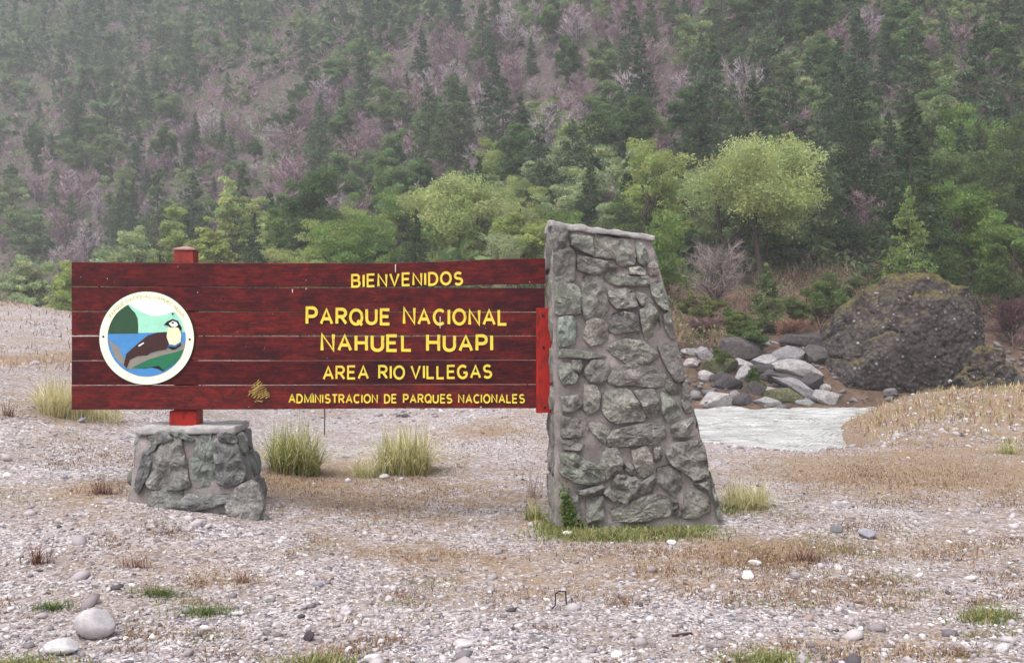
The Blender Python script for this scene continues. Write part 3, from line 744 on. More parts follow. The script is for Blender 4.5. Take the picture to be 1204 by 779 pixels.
# bird dropping streaks
for px, py, hh in ((465, 311, 9), (517.5, 372, 14), (344, 340, 4), (360, 338.5, 2)):
    a = sp_px(px - .5, py, .0075); b = sp_px(px + .5, py, .0075); c_ = sp_px(px + .3, py + hh, .0075); d_ = sp_px(px - .3, py + hh, .0075)
    V = np.array([a, b, c_, d_, a - N * .006, b - N * .006, c_ - N * .006, d_ - N * .006])
    part('dropping_streak', V, [np.array([(3, 2, 1, 0), (0, 1, 5, 4), (1, 2, 6, 5), (2, 3, 7, 6), (3, 0, 4, 7)])], M['white'], sg)

# emblem: painted disc, picture built of thin layers
EC = sp_px(173.3, 397.3); ER = 54.2 / F * 8.28
def zpt(zx, zy): return ((zx - 393) / 335.0, -(zy - 388) / 335.0)
V, FF = disc(EC, ER, .004, .018, 72); emb = part('emblem', V, FF, M['e_ring'], sg)
V, FF = disc(EC, ER * 1.022, .004, .012, 72); part('emblem_rim', V, FF, M['e_edge'], emb)
layer = [0]
def shape(name, pts, mat, clip=.828, closed_dense=True):
    layer[0] += 1
    o = .0182 + layer[0] * .0007
    P = np.array(pts, float); D = []
    for a, b in zip(P, np.roll(P, -1, 0)):
        m = max(1, int(np.linalg.norm(b - a) / .06)); D += [a + (b - a) * t / m for t in range(m)]
    D = np.array(D); r = np.linalg.norm(D, axis=1); k = np.where(r > clip, clip / np.maximum(r, 1e-6), 1); D = D * k[:, None]
    W = np.array([EC + U * x * ER + ZV * y * ER for x, y in D])
    n = len(W); area = sum(D[i][0] * D[(i + 1) % n][1] - D[(i + 1) % n][0] * D[i][1] for i in range(n))
    if area < 0: W = W[::-1]
    Vv = np.vstack([W + N * o, W - N * 0 + N * .0175])
    polys = [tuple(range(n))] + [(i, n + i, n + (i + 1) % n, (i + 1) % n) for i in range(n)]
    return poly_part(name, Vv, polys, mat, emb)
circ = lambda r, n=64: [(r * math.cos(t), r * math.sin(t)) for t in np.arange(n) * 2 * math.pi / n]
shape('emblem_sky', circ(.828), M['e_sky'])
shape('emblem_cloud', [zpt(*p) for p in ((262, 140), (300, 120), (330, 108), (393, 105), (470, 112), (540, 140), (585, 170), (590, 195), (540, 212), (490, 226), (430, 228), (370, 205), (320, 178))], M['e_cloud'])
lk = [(.828 * math.cos(t), .828 * math.sin(t)) for t in np.linspace(math.radians(180 - 7), math.radians(360 + 9), 40)]
shape('emblem_lake', lk, M['e_lake'])
shape('emblem_hill', [zpt(*p) for p in ((116, 357), (122, 310), (140, 262), (165, 225), (200, 190), (240, 160), (262, 148), (285, 180), (310, 205), (328, 245), (333, 300), (332, 356))], M['e_hill'])
shape('emblem_branch', [zpt(*p) for p in ((118, 396), (135, 402), (160, 432), (190, 445), (220, 512), (255, 560), (300, 600), (262, 612), (205, 565), (165, 520), (150, 468))], M['e_rock'])
shape('emblem_log', [zpt(*p) for p in ((240, 608), (262, 545), (330, 512), (420, 500), (480, 478), (600, 450), (662, 418), (666, 450), (640, 520), (560, 590), (510, 624), (480, 600), (400, 592), (300, 612))], M['e_rock'])
shape('emblem_shadow', [zpt(*p) for p in ((365, 608), (440, 590), (490, 585), (540, 600), (510, 630), (480, 612), (430, 598))], M['e_ink'])
shape('emblem_moss', [zpt(*p) for p in ((285, 602), (400, 545), (500, 513), (600, 488), (655, 468), (630, 540), (550, 600), (512, 622), (482, 588), (380, 604))], M['e_moss'])
shape('emblem_bird_body', [zpt(*p) for p in ((232, 580), (250, 500), (300, 455), (340, 420), (400, 370), (470, 347), (535, 343), (552, 430), (530, 470), (470, 480), (425, 492), (400, 512), (330, 517), (275, 545), (252, 605))], M['e_body'])
shape('emblem_bird_belly', [zpt(*p) for p in ((545, 312), (580, 292), (618, 308), (640, 360), (634, 415), (595, 440), (555, 432), (536, 380))], M['e_belly'])
shape('emblem_bird_head', [zpt(*p) for p in ((516, 292), (540, 268), (578, 250), (615, 263), (642, 312), (640, 340), (618, 312), (560, 312), (548, 298))], M['e_ink'])
shape('emblem_bird_cheek', [zpt(*p) for p in ((552, 282), (578, 264), (606, 272), (618, 292), (600, 310), (572, 306))], M['e_cheek'])
shape('emblem_bird_eye', [zpt(*p) for p in ((572, 272), (588, 272), (588, 284), (572, 284))], M['e_ink'])
shape('emblem_bird_foot', [zpt(*p) for p in ((540, 448), (600, 452), (640, 425), (636, 440), (600, 466), (575, 472))], M['e_ink'])
shape('emblem_wing_mark', [zpt(*p) for p in ((336, 440), (372, 418), (378, 425), (340, 450))], M['e_cheek'])
shape('emblem_far_bird', [zpt(*p) for p in ((572, 208), (584, 206), (582, 220), (575, 219))], M['e_ink'])
for zx, zy in ((86, 377), (699, 398)):
    x, y = zpt(zx, zy); V, FF = disc(EC + U * x * ER + ZV * y * ER, .009, .015, .022, 10, .003); part('bolt', V, FF, M['black'], emb)
# ring lettering, letter by letter round the upper arc
rv, rp = [], []
def ring_place(u, v, o):
    a = math.radians(150 - 120 * u); r_ = .862 + v * .078
    return EC + (U * math.cos(a) + ZV * math.sin(a)) * r_ * ER + N * (.0178 + max(0, o) * .15)
for V, polys in stroke_letters('PARQUE NACIONAL NAHUEL HUAPI', ring_place, .15, .16, .6, seed=9):
    o_ = len(rv); rv += list(V); rp += [tuple(i + o_ for i in q) for q in polys]
poly_part('emblem_lettering', np.array(rv), rp, M['e_olive'], emb)['kind'] = 'stuff'
# small yellow tree mark: slanting strokes inside a tree outline
ox, oy, k = 280, 430, 12.98
strokes = [[(235, 278), (285, 250), (320, 205)], [(200, 335), (250, 312), (300, 268), (345, 235)], [(215, 372), (270, 335), (330, 290), (370, 262)], [(165, 395), (190, 380), (240, 372), (320, 318), (390, 290)],
           [(150, 455), (185, 412), (250, 400), (340, 345), (410, 318)], [(205, 470), (235, 430), (300, 405), (370, 375), (432, 345)], [(235, 495), (275, 445), (340, 425), (400, 395), (445, 375)],
           [(275, 520), (320, 462), (380, 440), (430, 412), (470, 405)], [(340, 495), (385, 470), (435, 440), (480, 432)], [(255, 545), (310, 530), (365, 545), (370, 520)], [(420, 492), (455, 470), (482, 462)]]
tv, tf = [], []
for st in strokes:
    P = np.array([sp_px(ox + a / k, oy + b / k, .0068) for a, b in st]); b = len(tv)
    for i, p in enumerate(P):
        t = P[min(i + 1, len(P) - 1)] - P[max(i - 1, 0)]; t /= np.linalg.norm(t); s = np.cross(t, N)
        wd = .0045 if 0 < i < len(P) - 1 else .0036
        tv += [p + s * wd, p - s * wd, p + s * wd - N * .01, p - s * wd - N * .01]
    for i in range(len(P) - 1):
        o = b + i * 4
        tf += [(o, o + 1, o + 5, o + 4), (o, o + 4, o + 6, o + 2), (o + 1, o + 3, o + 7, o + 5)]
poly_part('tree_mark', np.array(tv), tf, M['dullyellow'], sg)

# thin metal stake seen under the boards
def tube(P, r, n=6):
    P = np.asarray(P, float); r = np.broadcast_to(np.asarray(r, float), (len(P),)); V = []
    ref = np.array([.3, .9, .1])
    for i, p in enumerate(P):
        t = P[min(i + 1, len(P) - 1)] - P[max(i - 1, 0)]; t = t / (np.linalg.norm(t) + 1e-9)
        a = np.cross(t, ref); a /= np.linalg.norm(a) + 1e-9; b = np.cross(t, a)
        for k in range(n):
            an = 2 * math.pi * k / n; V.append(p + (a * math.cos(an) + b * math.sin(an)) * r[i])
    k = np.arange(n); k2 = (k + 1) % n
    Fq = np.vstack([np.stack([i * n + k, i * n + k2, (i + 1) * n + k2, (i + 1) * n + k], 1) for i in range(len(P) - 1)])
    return np.array(V), Fq
def solo(name, V, Fs, mat, label, cat, group=None, smooth=True, col=None, base=None):
    V = np.asarray(V, float); c = base if base is not None else np.array([V[:, 0].mean(), V[:, 1].mean(), V[:, 2].min()])
    o = link(name, mesh(name, V - c, Fs, [mat], None, col, smooth), c)
    return tag(o, label, cat, group)
h = hit(381.5, 512)
V, f = tube([h + ZV * -.1, h + ZV * .3 + U * .004, h + ZV * .75 - U * .004], .011)
solo('thin_stake', V, [f], M['rock_dark'], 'thin grey stake standing behind the sign beside the grass tussock', 'stake')
# bent black wire lying in the gravel
h = hit(663, 716); s_ = h[1] / F
pts = [(-14, 0), (-10, 4), (-10, 18), (-6, 22), (2, 21), (3, 6), (8, 3), (9, 14), (13, 2), (18, -2)]
P = np.array([h + np.array([a * s_, .01 * math.sin(i * 1.7), max(b * s_, .004) - .002]) for i, (a, b) in enumerate(pts)])
V, f = tube(P, .0042, 5); solo('bent_wire', V, [f], M['black'], 'small bent piece of black wire sticking out of the gravel', 'wire')
h = hit(803, 747); P = np.array([h + np.array([a, b, c]) for a, b, c in ((-.06, -.02, .006), (0, .0, .010), (.07, .03, .008))])
V, f = tube(P, [.006, .007, .004], 5); solo('dark_stick', V, [f], M['bark'], 'short dark stick lying flat on the gravel near the bottom edge', 'stick')

# ------------------------------------------------------------------ rocks
def ico(sub):
    import bmesh
    bm = bmesh.new(); bmesh.ops.create_icosphere(bm, subdivisions=sub, radius=1.0)
    bm.verts.ensure_lookup_table()
    V = np.array([v.co[:] for v in bm.verts]); T = np.array([[v.index for v in f.verts] for f in bm.faces]); bm.free()
    return V, T
ICO = {s: ico(s) for s in (1, 2, 3, 4, 5)}
ICO[0] = (np.array([(1, 0, 0), (-1, 0, 0), (0, 1, 0), (0, -1, 0), (0, 0, 1), (0, 0, -1)], float), np.array([(0, 2, 4), (2, 1, 4), (1, 3, 4), (3, 0, 4), (2, 0, 5), (1, 2, 5), (3, 1, 5), (0, 3, 5)]))

def rock_verts(rng, sub=3, cuts=9, rough=.06, seed=0):
    V, T = ICO[sub]; V = V.copy()
    for _ in range(cuts):
        n = rng.normal(size=3); n /= np.linalg.norm(n); d = rng.uniform(.55, .85)
        k = V @ n; V -= np.maximum(0, k - d)[:, None] * n[None] * .92
    V *= (1 + rough * fbm(V[:, 0] * 2.2 + seed, V[:, 1] * 2.2, V[:, 2] * 2.2, 80 + seed % 50, 4))[:, None]
    return V, T
def rot(V, rx=0, ry=0, rz=0):
    for a, (i, j) in ((rx, (1, 2)), (ry, (2, 0)), (rz, (0, 1))):
        c, s = math.cos(a), math.sin(a); W = V.copy(); W[:, i] = V[:, i] * c - V[:, j] * s; W[:, j] = V[:, i] * s + V[:, j] * c; V = W
    return V

rr = np.random.default_rng(33)
ZR = (800, 380, 6.02)
ROCKS = [(745, 245, 195, 120, 0, 'rock', 'large pale flat-topped rock at top of riverbank rock pile beside the huge boulder'),
 (840, 345, 270, 120, 4, 'rock', 'wide pale slab overhanging the dark gap in the riverbank rock pile'), (850, 470, 330, 90, 26, 'rock', 'long tilted grey slab sloping down to the water'),
 (1030, 525, 150, 90, 22, 'rock', 'blocky rock at the right foot of the rock pile by the boulder'), (740, 520, 195, 105, 8, 'rock_moss', 'greenish grey rounded rock at the waterline below the tilted slab'),
 (622, 478, 105, 50, 5, 'rock', 'small flat pale rock left of the greenish waterline rock'), (615, 562, 140, 65, 0, 'rock', 'low pale rock touching the white water under the rock pile'),
 (885, 556, 110, 40, 8, 'rock', 'thin pale rock lying at the water edge below the tilted slab'), (590, 275, 145, 85, -5, 'rock', 'rounded pale rock in the middle of the top row of the pile'),
 (440, 298, 115, 75, 0, 'rock', 'pale rock left of the rounded one in the rock pile top row'), (400, 205, 235, 145, 8, 'rock_dark', 'big dark purple rock at the top of the rock pile under bushes'),
 (160, 218, 115, 75, 0, 'rock', 'pinkish pale rock behind the right edge of the stone pillar'), (232, 196, 45, 40, 0, 'rock', 'tiny whitish rock left of the big dark purple rock'),
 (520, 228, 50, 36, 0, 'rock', 'tiny pale rock right of the big dark purple rock'), (270, 545, 190, 100, 0, 'rock', 'purplish grey rock at the water edge beside the stone pillar'),
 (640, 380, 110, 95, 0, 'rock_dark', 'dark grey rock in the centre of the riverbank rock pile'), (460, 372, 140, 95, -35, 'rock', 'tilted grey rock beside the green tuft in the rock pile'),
 (270, 310, 185, 130, 0, 'rock_moss', 'olive mossy rock next to the stone pillar'), (70, 205, 95, 45, 0, 'rock', 'flat grey rock just past the pillar edge, highest on the left'),
 (70, 290, 75, 60, 0, 'rock', 'small pale rock touching the pillar outline from behind'), (430, 545, 110, 70, 0, 'rock_dark', 'dark reddish rock at the waterline between two pale ones'),
 (1022, 462, 62, 50, 0, 'rock', 'small pinkish rock on top of the blocky one by the boulder'), (380, 500, 62, 50, 0, 'rock', 'small light rock just above the dark reddish waterline rock'),
 (180, 385, 95, 75, 0, 'rock', 'tan rock below the olive mossy rock beside the pillar'), (520, 470, 120, 90, 10, 'rock_dark', 'dark rock under the green tuft of the rock pile'),
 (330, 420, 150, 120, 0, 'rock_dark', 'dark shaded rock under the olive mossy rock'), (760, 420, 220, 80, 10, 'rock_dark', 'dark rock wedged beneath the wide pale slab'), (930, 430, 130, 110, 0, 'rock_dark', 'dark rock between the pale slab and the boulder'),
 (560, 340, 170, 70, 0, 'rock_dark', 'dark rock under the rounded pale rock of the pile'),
 (880, 130, 230, 100, 0, 'rock_dark', 'rock left of the huge boulder, shade of the bank hollow put into its dark colour'), (965, 240, 130, 120, 0, 'rock_dark', 'brownish dark rock against the left foot of the huge boulder')]  # first one: a solid rock coloured dark for the shade in the bank's hollow
for i, (zx, zy, zw, zh, ang, mt, lb) in enumerate(ROCKS):
    px, py, wpx, hpx = ZR[0] + zx / ZR[2], ZR[1] + zy / ZR[2], zw / ZR[2], zh / ZR[2]
    g_ = hit(px, min(py + hpx * .42, 480), 20, 60)
    d = g_[1] + wpx / F * 36 * .25
    V, T = rock_verts(rr, 4, 15, .07, i)
    V = V / np.abs(V).max(0)
    sx, sz = wpx / F * d / 2, hpx / F * d / 2
    V = V * np.array([sx * 1.5, max(sx * .9, sz) * rr.uniform(.9, 1.2), sz * 1.5])
    V = rot(V, rr.uniform(-.1, .1), math.radians(ang), rr.uniform(-.2, .2))
    c = px_ray(px, py, d); low = gz(c[0], c[1]) - .05
    if c[2] + V[:, 2].min() > low:                            # stretch the foot down to the bank
        k = V[:, 2] < 0; V[k, 2] *= (low - c[2]) / V[:, 2].min()
    base = np.array([c[0], c[1], c[2] + V[:, 2].min()])
    solo('river_rock', V + c, [T], M[mt], lb, 'rock', 'rocks piled on the far river bank', False, base=base)

def blades(rg, P, L, lean, width, cols, seg=3, droop=.5):
    """curved grass blades at P (n,3)"""
    n = len(P); a = rg.uniform(0, 6.28, n); dirx = np.stack([np.cos(a), np.sin(a), np.zeros(n)], 1)
    side = np.stack([-np.sin(a), np.cos(a), np.zeros(n)], 1); V = []
    for s in range(seg + 1):
        t = s / seg
        c = P + dirx * (lean * L * (t ** 1.4))[:, None] + ZV[None] * (L * (t - droop * lean * t ** 2.2))[:, None]
        w_ = width * (1 - t ** 1.5 * .9)
        V.append(c + side * w_[:, None]); V.append(c - side * w_[:, None])
    V = np.stack(V, 1); k = 2 * (seg + 1); Fq = []
    b = (np.arange(n) * k)[:, None]
    for s in range(seg): Fq.append(np.hstack([b + 2 * s, b + 2 * s + 1, b + 2 * s + 3, b + 2 * s + 2]))
    return V.reshape(-1, 3), np.vstack(Fq), np.repeat(cols, k, 0)

# the huge boulder: conglomerate, mossy crown
def m_boulder():
    m, t, p, o = nodes('conglomerate_boulder'); g = G(t); v = g.coord()
    geo = g.n('ShaderNodeNewGeometry'); sx = g.n('ShaderNodeSeparateXYZ'); g.l(geo.outputs['Normal'], sx.inputs[0])
    n1 = g.noise(v, 1.6, 6, .7, .5); n2 = g.noise(v, 9, 5, .75); vo = g.vor(v, 5.5); vr = g.n('ShaderNodeSeparateColor'); g.l(vo.outputs['Color'], vr.inputs[0])
    c = g.ramp(n1, [(.3, (.026, .021, .021)), (.5, (.085, .069, .066)), (.7, (.16, .135, .125))])
    peb = g.ramp(vr.outputs[0], [(0, (.05, .04, .04)), (.6, (.14, .12, .12)), (.93, (.24, .21, .21)), (1, (.55, .53, .52))])
    c = g.mix(g.ramp(vo.outputs['Distance'], [(.10, .8), (.42, 0.0)]), c, peb)
    c = g.mix(g.ramp(n2, [(.5, 0.0), (.75, .6)]), c, (.03, .028, .024))
    mo = g.math('ADD', sx.outputs[2], g.math('MULTIPLY', g.math('SUBTRACT', n1, .5), 1.3))
    moss = g.ramp(n2, [(.3, (.075, .055, .022)), (.5, (.16, .135, .05)), (.7, (.23, .19, .085))])
    c = g.mix(g.ramp(mo, [(.46, 0.0), (.80, .92)]), c, moss)
    g.l(c, p.inputs['Base Color']); p.inputs['Roughness'].default_value = .95; p.inputs['Specular IOR Level'].default_value = .2
    g.l(g.bump(vo.outputs['Distance'], 1.0, -.16, g.bump(n2, 1.0, .12)), p.inputs['Normal'])
    return m
M['boulder'] = m_boulder()
def outline_boulder(outline, d, depth, seed, rng, name, label, cobbles):
    """solid of revolution-like block: rows of the photo outline, an elliptical section in depth"""
    O = np.array(outline, float)                              # rows: (py, left px, right px)
    nr, na = 70, 150; V = []
    pys = np.linspace(O[0, 0], O[-1, 0], nr)
    L = np.interp(pys, O[:, 0], O[:, 1]); Rr = np.interp(pys, O[:, 0], O[:, 2])
    for py, l, r in zip(pys, L, Rr):
        cx_, hw = (l + r) / 2, (r - l) / 2
        k = np.interp(py, [pys[0], pys[-1]], [.25, 1])
        for a in range(na):
            t = 2 * math.pi * a / na
            ce, se = math.cos(t), math.sin(t); ex = .8
            x = (cx_ - CX) / F * d + hw / F * d * math.copysign(abs(ce) ** ex, ce)
            y = d + depth * (math.copysign(abs(se) ** ex, se)) * (.35 + .65 * hw / ((O[:, 2] - O[:, 1]).max() / 2)) + (1 - k) * depth * .15
            V.append((x, y, EYE - (py - HY) / F * d))
    V.append(((L[0] + Rr[0]) / 2 * d / F - CX / F * d, d + depth * .1, EYE - (pys[0] - 1.2 - HY) / F * d))
    V = np.array(V); c = V.mean(0); dirn = (V - c); dirn /= np.linalg.norm(dirn, axis=1)[:, None]
    disp = .42 * fbm(V[:, 0] * .55, V[:, 1] * .55, V[:, 2] * .55, seed, 4) + .24 * fbm(V[:, 0] * 2.2, V[:, 1] * 2.2, V[:, 2] * 2.2, seed + 9, 4)
    V = V + dirn * disp[:, None]
    sc_ = np.ptp(V, axis=0) / 2                                # broken faces: planes that cut the block back
    for _ in range(22):
        n_ = rng.normal(size=3) * np.array([1, 1, .7]); n_ /= np.linalg.norm(n_); k = ((V - c) / sc_) @ n_; kk = rng.uniform(.72, .95)
        V = V - (np.maximum(0, k - kk) * .85)[:, None] * n_[None] * sc_
    crack = np.abs(fbm(V[:, 0] * .7 + 3, V[:, 1] * .7, V[:, 2] * 1.0, seed + 30, 3)); V = V - dirn * (.16 * np.exp(-(crack / .035) ** 2))[:, None]
    a = np.arange(na); a2 = (a + 1) % na
    Fq = np.vstack([np.stack([r * na + a, (r + 1) * na + a, (r + 1) * na + a2, r * na + a2], 1) for r in range(nr - 1)])
    T = np.stack([a, a2, np.full(na, nr * na)], 1)
    base = np.array([c[0], d, V[:, 2].min()])
    root = thing(name, base, label, 'boulder')
    part('rock_body', V, [Fq, T[:, ::-1] * 1], M['boulder'], root, True)
    rg = np.random.default_rng(seed); top_ = V[:-1][(V[:-1, 2] > V[:, 2].max() - (1.5 if cobbles > 200 else .7))]
    Pg = top_[rg.choice(len(top_), 900 if cobbles > 200 else 260)] + rg.normal(0, .04, (900 if cobbles > 200 else 260, 3)) * np.array([1, 1, 0]); m_ = len(Pg)
    V2, f2, c2 = blades(rg, Pg - ZV * .02, rg.uniform(.05, .20, m_), rg.uniform(.3, 1.1, m_), np.full(m_, .012), np.array([(.26, .20, .09), (.20, .19, .07), (.32, .24, .12), (.16, .17, .06)])[rg.choice(4, m_)], 2)
    o = part('moss_and_grass', V2, [f2], M['blade'], root, False, c2); o['kind'] = 'stuff'
    if cobbles:
        IV, IT = ICO[1]; CV, CF, CC = [], [], []
        pick = rng.choice(np.nonzero((V[:-1, 1] < d + .2) & (V[:-1, 2] < V[:, 2].max() - .8))[0], cobbles)
        for q, i in enumerate(pick):
            s = rng.lognormal(math.log(.034), .5); n_ = dirn[i]
            W = IV * (1 + rng.normal(0, .12, IV.shape)) * s * np.array([1.3, 1, .8]); W = rot(W, *rng.uniform(0, 6, 3)) + V[i] + rng.normal(0, .06, 3) * np.array([1, .2, 1]) - n_ * s * .2
            CF.append(IT + len(IV) * q); CV.append(W)
            tone = rng.choice([.05, .10, .16, .24, .42], p=[.32, .28, .22, .14, .04]); CC.append(np.tile(np.array([1.02, .96, .95]) * tone * rng.uniform(.8, 1.2), (len(IV), 1)))
        o = part('embedded_cobbles', np.vstack(CV), [np.vstack(CF)], M['pebble'], root, False, np.vstack(CC)); o['kind'] = 'stuff'
    return root
outline_boulder([(326, 1050, 1082), (333, 1028, 1104), (347, 1006, 1130), (363, 990, 1150), (385, 974, 1164), (405, 964, 1172), (430, 957, 1174), (455, 956, 1170), (480, 962, 1165), (500, 966, 1160)], 39.5, 2.9, 101, rr,
                'huge_boulder', 'huge dark conglomerate boulder with mossy brown crown on the river bank', 420)
outline_boulder([(400, 1160, 1166), (408, 1152, 1174), (422, 1140, 1185), (440, 1126, 1193), (458, 1112, 1198), (480, 1106, 1200)], 36.6, 1.0, 131, rr,
                'pointed_boulder', 'smaller pointed boulder leaning against the right foot of the huge boulder', 90)

# loose stones on the gravel
LOOSE = [(112, 738, 46, 34, 'rock', 'smooth egg-shaped pale grey stone in the lower left corner', (.42, .39, .40)), (73, 763, 40, 17, 'rock', 'flat whitish stone below the egg-shaped one', (.5, .48, .48)),
         (1019, 628, 22, 13, 'rock', 'bluish grey angular stone on the gravel right of the pillar', (.3, .29, .33)), (363, 748, 13, 12, 'rock_dark', 'small dark upright chip of stone at bottom of the picture', (.06, .05, .06)),
         (440, 775, 24, 10, 'rock', 'pale stone at the bottom edge, left of the middle', (.55, .52, .52)), (790, 638, 12, 6, 'rock', 'small white stone on the moss in front of the pillar', (.7, .68, .66)),
         (667, 627, 14, 6, 'rock', 'small white stone in the grass at the pillar foot', (.7, .68, .66)), (887, 662, 16, 7, 'rock', 'pale flat stone among brown moss right of the pillar', (.5, .48, .47)),
         (280, 722, 15, 7, 'rock', 'small whitish stone right of the green moss strip', (.55, .52, .5)), (318, 705, 14, 8, 'rock', 'small grey stone behind the whitish one by the moss strip', (.4, .38, .38)),
         (545, 757, 24, 9, 'rock', 'flat pale stone on the bottom gravel near the middle', (.5, .47, .47)), (985, 623, 16, 9, 'rock', 'dark grey stone left of the bluish angular stone', (.18, .17, .18)),
         (326, 735, 14, 7, 'rock', 'small pale pebble stone above the dark chip', (.5, .46, .46)), (452, 560, 12, 6, 'rock', 'small pale stone right of the plinth near the tussocks', (.5, .5, .5))]
def m_cobble(c):
    m, t, p, o = nodes('loose_stone'); g = G(t); v = g.coord(); n = g.noise(v, 14, 6, .7); n2 = g.noise(v, 90, 3)
    col = g.ramp(n, [(.3, tuple(x * .7 for x in c)), (.7, tuple(min(.85, x * 1.2) for x in c))]); col = g.mix(g.ramp(n2, [(.5, 0.0), (.75, .5)]), col, tuple(x * .55 for x in c))
    g.l(col, p.inputs['Base Color']); p.inputs['Roughness'].default_value = .85; g.l(g.bump(n2, .4, .003, g.bump(n, .4, .01)), p.inputs['Normal'])
    return m
for i, (px, py, wpx, hpx, mt, lb, c) in enumerate(LOOSE):
    g_ = hit(px, py + hpx * .45); d = g_[1] + wpx / F * g_[1] * .3
    V, T = rock_verts(rr, 4, 3 if i < 2 else 8, .05 if i == 0 else .09, 40 + i); V = V / np.abs(V).max(0)
    V = rot(V * np.array([wpx, wpx * .85, hpx]) / F * d / 2 * 1.04, 0, .25 if i == 0 else 0, 0)
    c_ = np.array([(px - CX) / F * d, d, 0]); c_[2] = gz(c_[0], d) - V[:, 2].min() - hpx / F * d * .12
    solo('loose_stone', V + c_, [T], m_cobble(c), lb, 'stone', 'loose stones on the gravel', True, base=np.array([c_[0], c_[1], gz(c_[0], d)]))

# gravel: tens of thousands of small stones, one object
def gravel(name, n, py0, py1, smin, smax, mean, seed, label, box=None, lod=1, far=9, tone=1.0):
    rg = np.random.default_rng(seed)
    px = rg.uniform(-90, 1294, n); py = rg.uniform(py0, py1, n)
    d = F * EYE / (py - HY); x = (px - CX) / F * d
    if box: x, d = rg.uniform(box[0], box[1], n), rg.uniform(box[2], box[3], n)
    v, gr = veg(x, d); keep = rg.uniform(0, 1, n) < np.clip(1.15 - 1.0 * np.maximum(v, gr * 1.3), .28, 1)
    ye = np.interp(x, YE[:, 0], YE[:, 1]); keep &= terrain(x, d) > WATER - .25
    keep &= d < ye + far
    x, d = x[keep], d[keep]; n = len(x)
    s = np.clip(rg.lognormal(math.log(mean), .45, n), smin, smax)
    IV, IT = ICO[lod]; k = len(IV)
    W = IV[None] * (1 + rg.normal(0, .13, (n, k, 1)))
    W = W * (s[:, None] * np.stack([rg.uniform(.9, 1.4, n), rg.uniform(.7, 1.1, n), rg.uniform(.45, .8, n)], 1))[:, None, :]
    a = rg.uniform(0, 6.28, n); ca, sa = np.cos(a)[:, None], np.sin(a)[:, None]
    W = np.stack([W[..., 0] * ca - W[..., 1] * sa, W[..., 0] * sa + W[..., 1] * ca, W[..., 2] + W[..., 0] * rg.normal(0, .25, n)[:, None]], -1)
    W = W + np.stack([x, d, terrain(x, d) + s * .18], 1)[:, None, :]
    pal = np.array([(.44, .40, .41), (.355, .315, .325), (.27, .235, .245), (.52, .49, .49), (.17, .15, .165), (.70, .68, .67), (.33, .25, .215), (.28, .275, .315), (.085, .075, .085)])
    pick = rg.choice(len(pal), n, p=[.25, .24, .15, .12, .08, .03, .05, .05, .03]); c = pal[pick] * rg.uniform(.85, 1.12, (n, 1)) * tone
    o = link(name, mesh(name, W.reshape(-1, 3), [(IT[None] + (np.arange(n) * k)[:, None, None]).reshape(-1, 3)], [M['pebble']], None, np.repeat(c, k, 0), True))
    o['kind'] = 'stuff'; o['label'] = label; o['category'] = 'gravel'
    return o
gravel('distant_gravel', 13000, 495, 596, .0035, .026, .0085, 5, 'fine grey gravel on the ground behind the sign', lod=0)
gravel('gravel', 26000, 594, 830, .0035, .026, .0078, 3, 'fine pinkish grey gravel covering the open ground around the sign')
gravel('cobbles', 750, 470, 800, .016, .055, .022, 4, 'scattered larger cobbles lying on the gravel')

gravel('far_gravel', 5000, 424, 506, .015, .08, .026, 8, 'coarse pale gravel on the bank beyond the sign')

gravel('bank_rubble', 2600, 424, 506, .05, .30, .095, 10, 'dark wet rubble along the foot of the far bank', (1, 26, 36.0, 41.5), far=40, tone=.42)
gravel('bank_gravel', 9000, 424, 506, .012, .07, .024, 9, 'coarse pale gravel on the low bank beside the white water', (2.5, 17, 13.5, 32))

# ------------------------------------------------------------------ grass and small plants
GREEN = np.array([(.20, .26, .06), (.28, .32, .09), (.36, .36, .14), (.46, .42, .20), (.14, .19, .045)])
STRAW = np.array([(.66, .58, .31), (.74, .67, .40), (.55, .46, .24), (.46, .44, .19), (.76, .72, .50)])
def tussock(px, py, wpx, hpx, green, n, label, lean=.75, seed=0):
    rg = np.random.default_rng(900 + seed); h = hit(px, py); d = h[1]; rad = wpx / F * d / 2; H = hpx / F * d
    rr_ = rad * .55 * np.sqrt(rg.uniform(0, 1, n)); a = rg.uniform(0, 6.28, n)
    P = np.stack([h[0] + rr_ * np.cos(a), h[1] + rad * .3 + rr_ * np.sin(a), np.zeros(n)], 1); P[:, 2] = terrain(P[:, 0], P[:, 1]) - .01
    L = H * rg.uniform(.55, 1.15, n); ln = rg.uniform(.05, 1, n) ** 1.2 * lean * 1.75
    cols = np.where((rg.uniform(0, 1, n) < green)[:, None], GREEN[rg.choice(5, n)], STRAW[rg.choice(5, n)]) * rg.uniform(.75, 1.2, (n, 1))
    V, f, c = blades(rg, P, L, ln, np.full(n, max(.0022, H * .0075)), cols, 4, .62)
    return solo('grass_tussock', V, [f], M['blade'], label, 'grass', 'grass tussocks on the gravel', False, c, np.array([h[0], h[1] + rad * .3, h[2]]))
tussock(343, 557, 104, 70, .62, 1000, 'bushy green grass tussock under the sign, right of the plinth', seed=1)
tussock(474, 557, 112, 66, .34, 900, 'yellowish green grass tussock under the middle of the sign', seed=2)
tussock(429, 562, 56, 28, .25, 300, 'small straw-coloured tuft between the two tussocks under the sign', seed=3)
tussock(880, 598, 90, 42, .2, 700, 'low straw-yellow tussock right of the stone pillar', .9, seed=4)
tussock(66, 488, 100, 50, .05, 800, 'pale straw tussock at the left end of the sign', seed=5)
tussock(1187, 534, 30, 22, .55, 200, 'small green tuft on the gravel at the right edge', seed=6)
tussock(628, 612, 40, 32, .7, 240, 'green grass tuft against the left foot of the pillar', .6, seed=7)
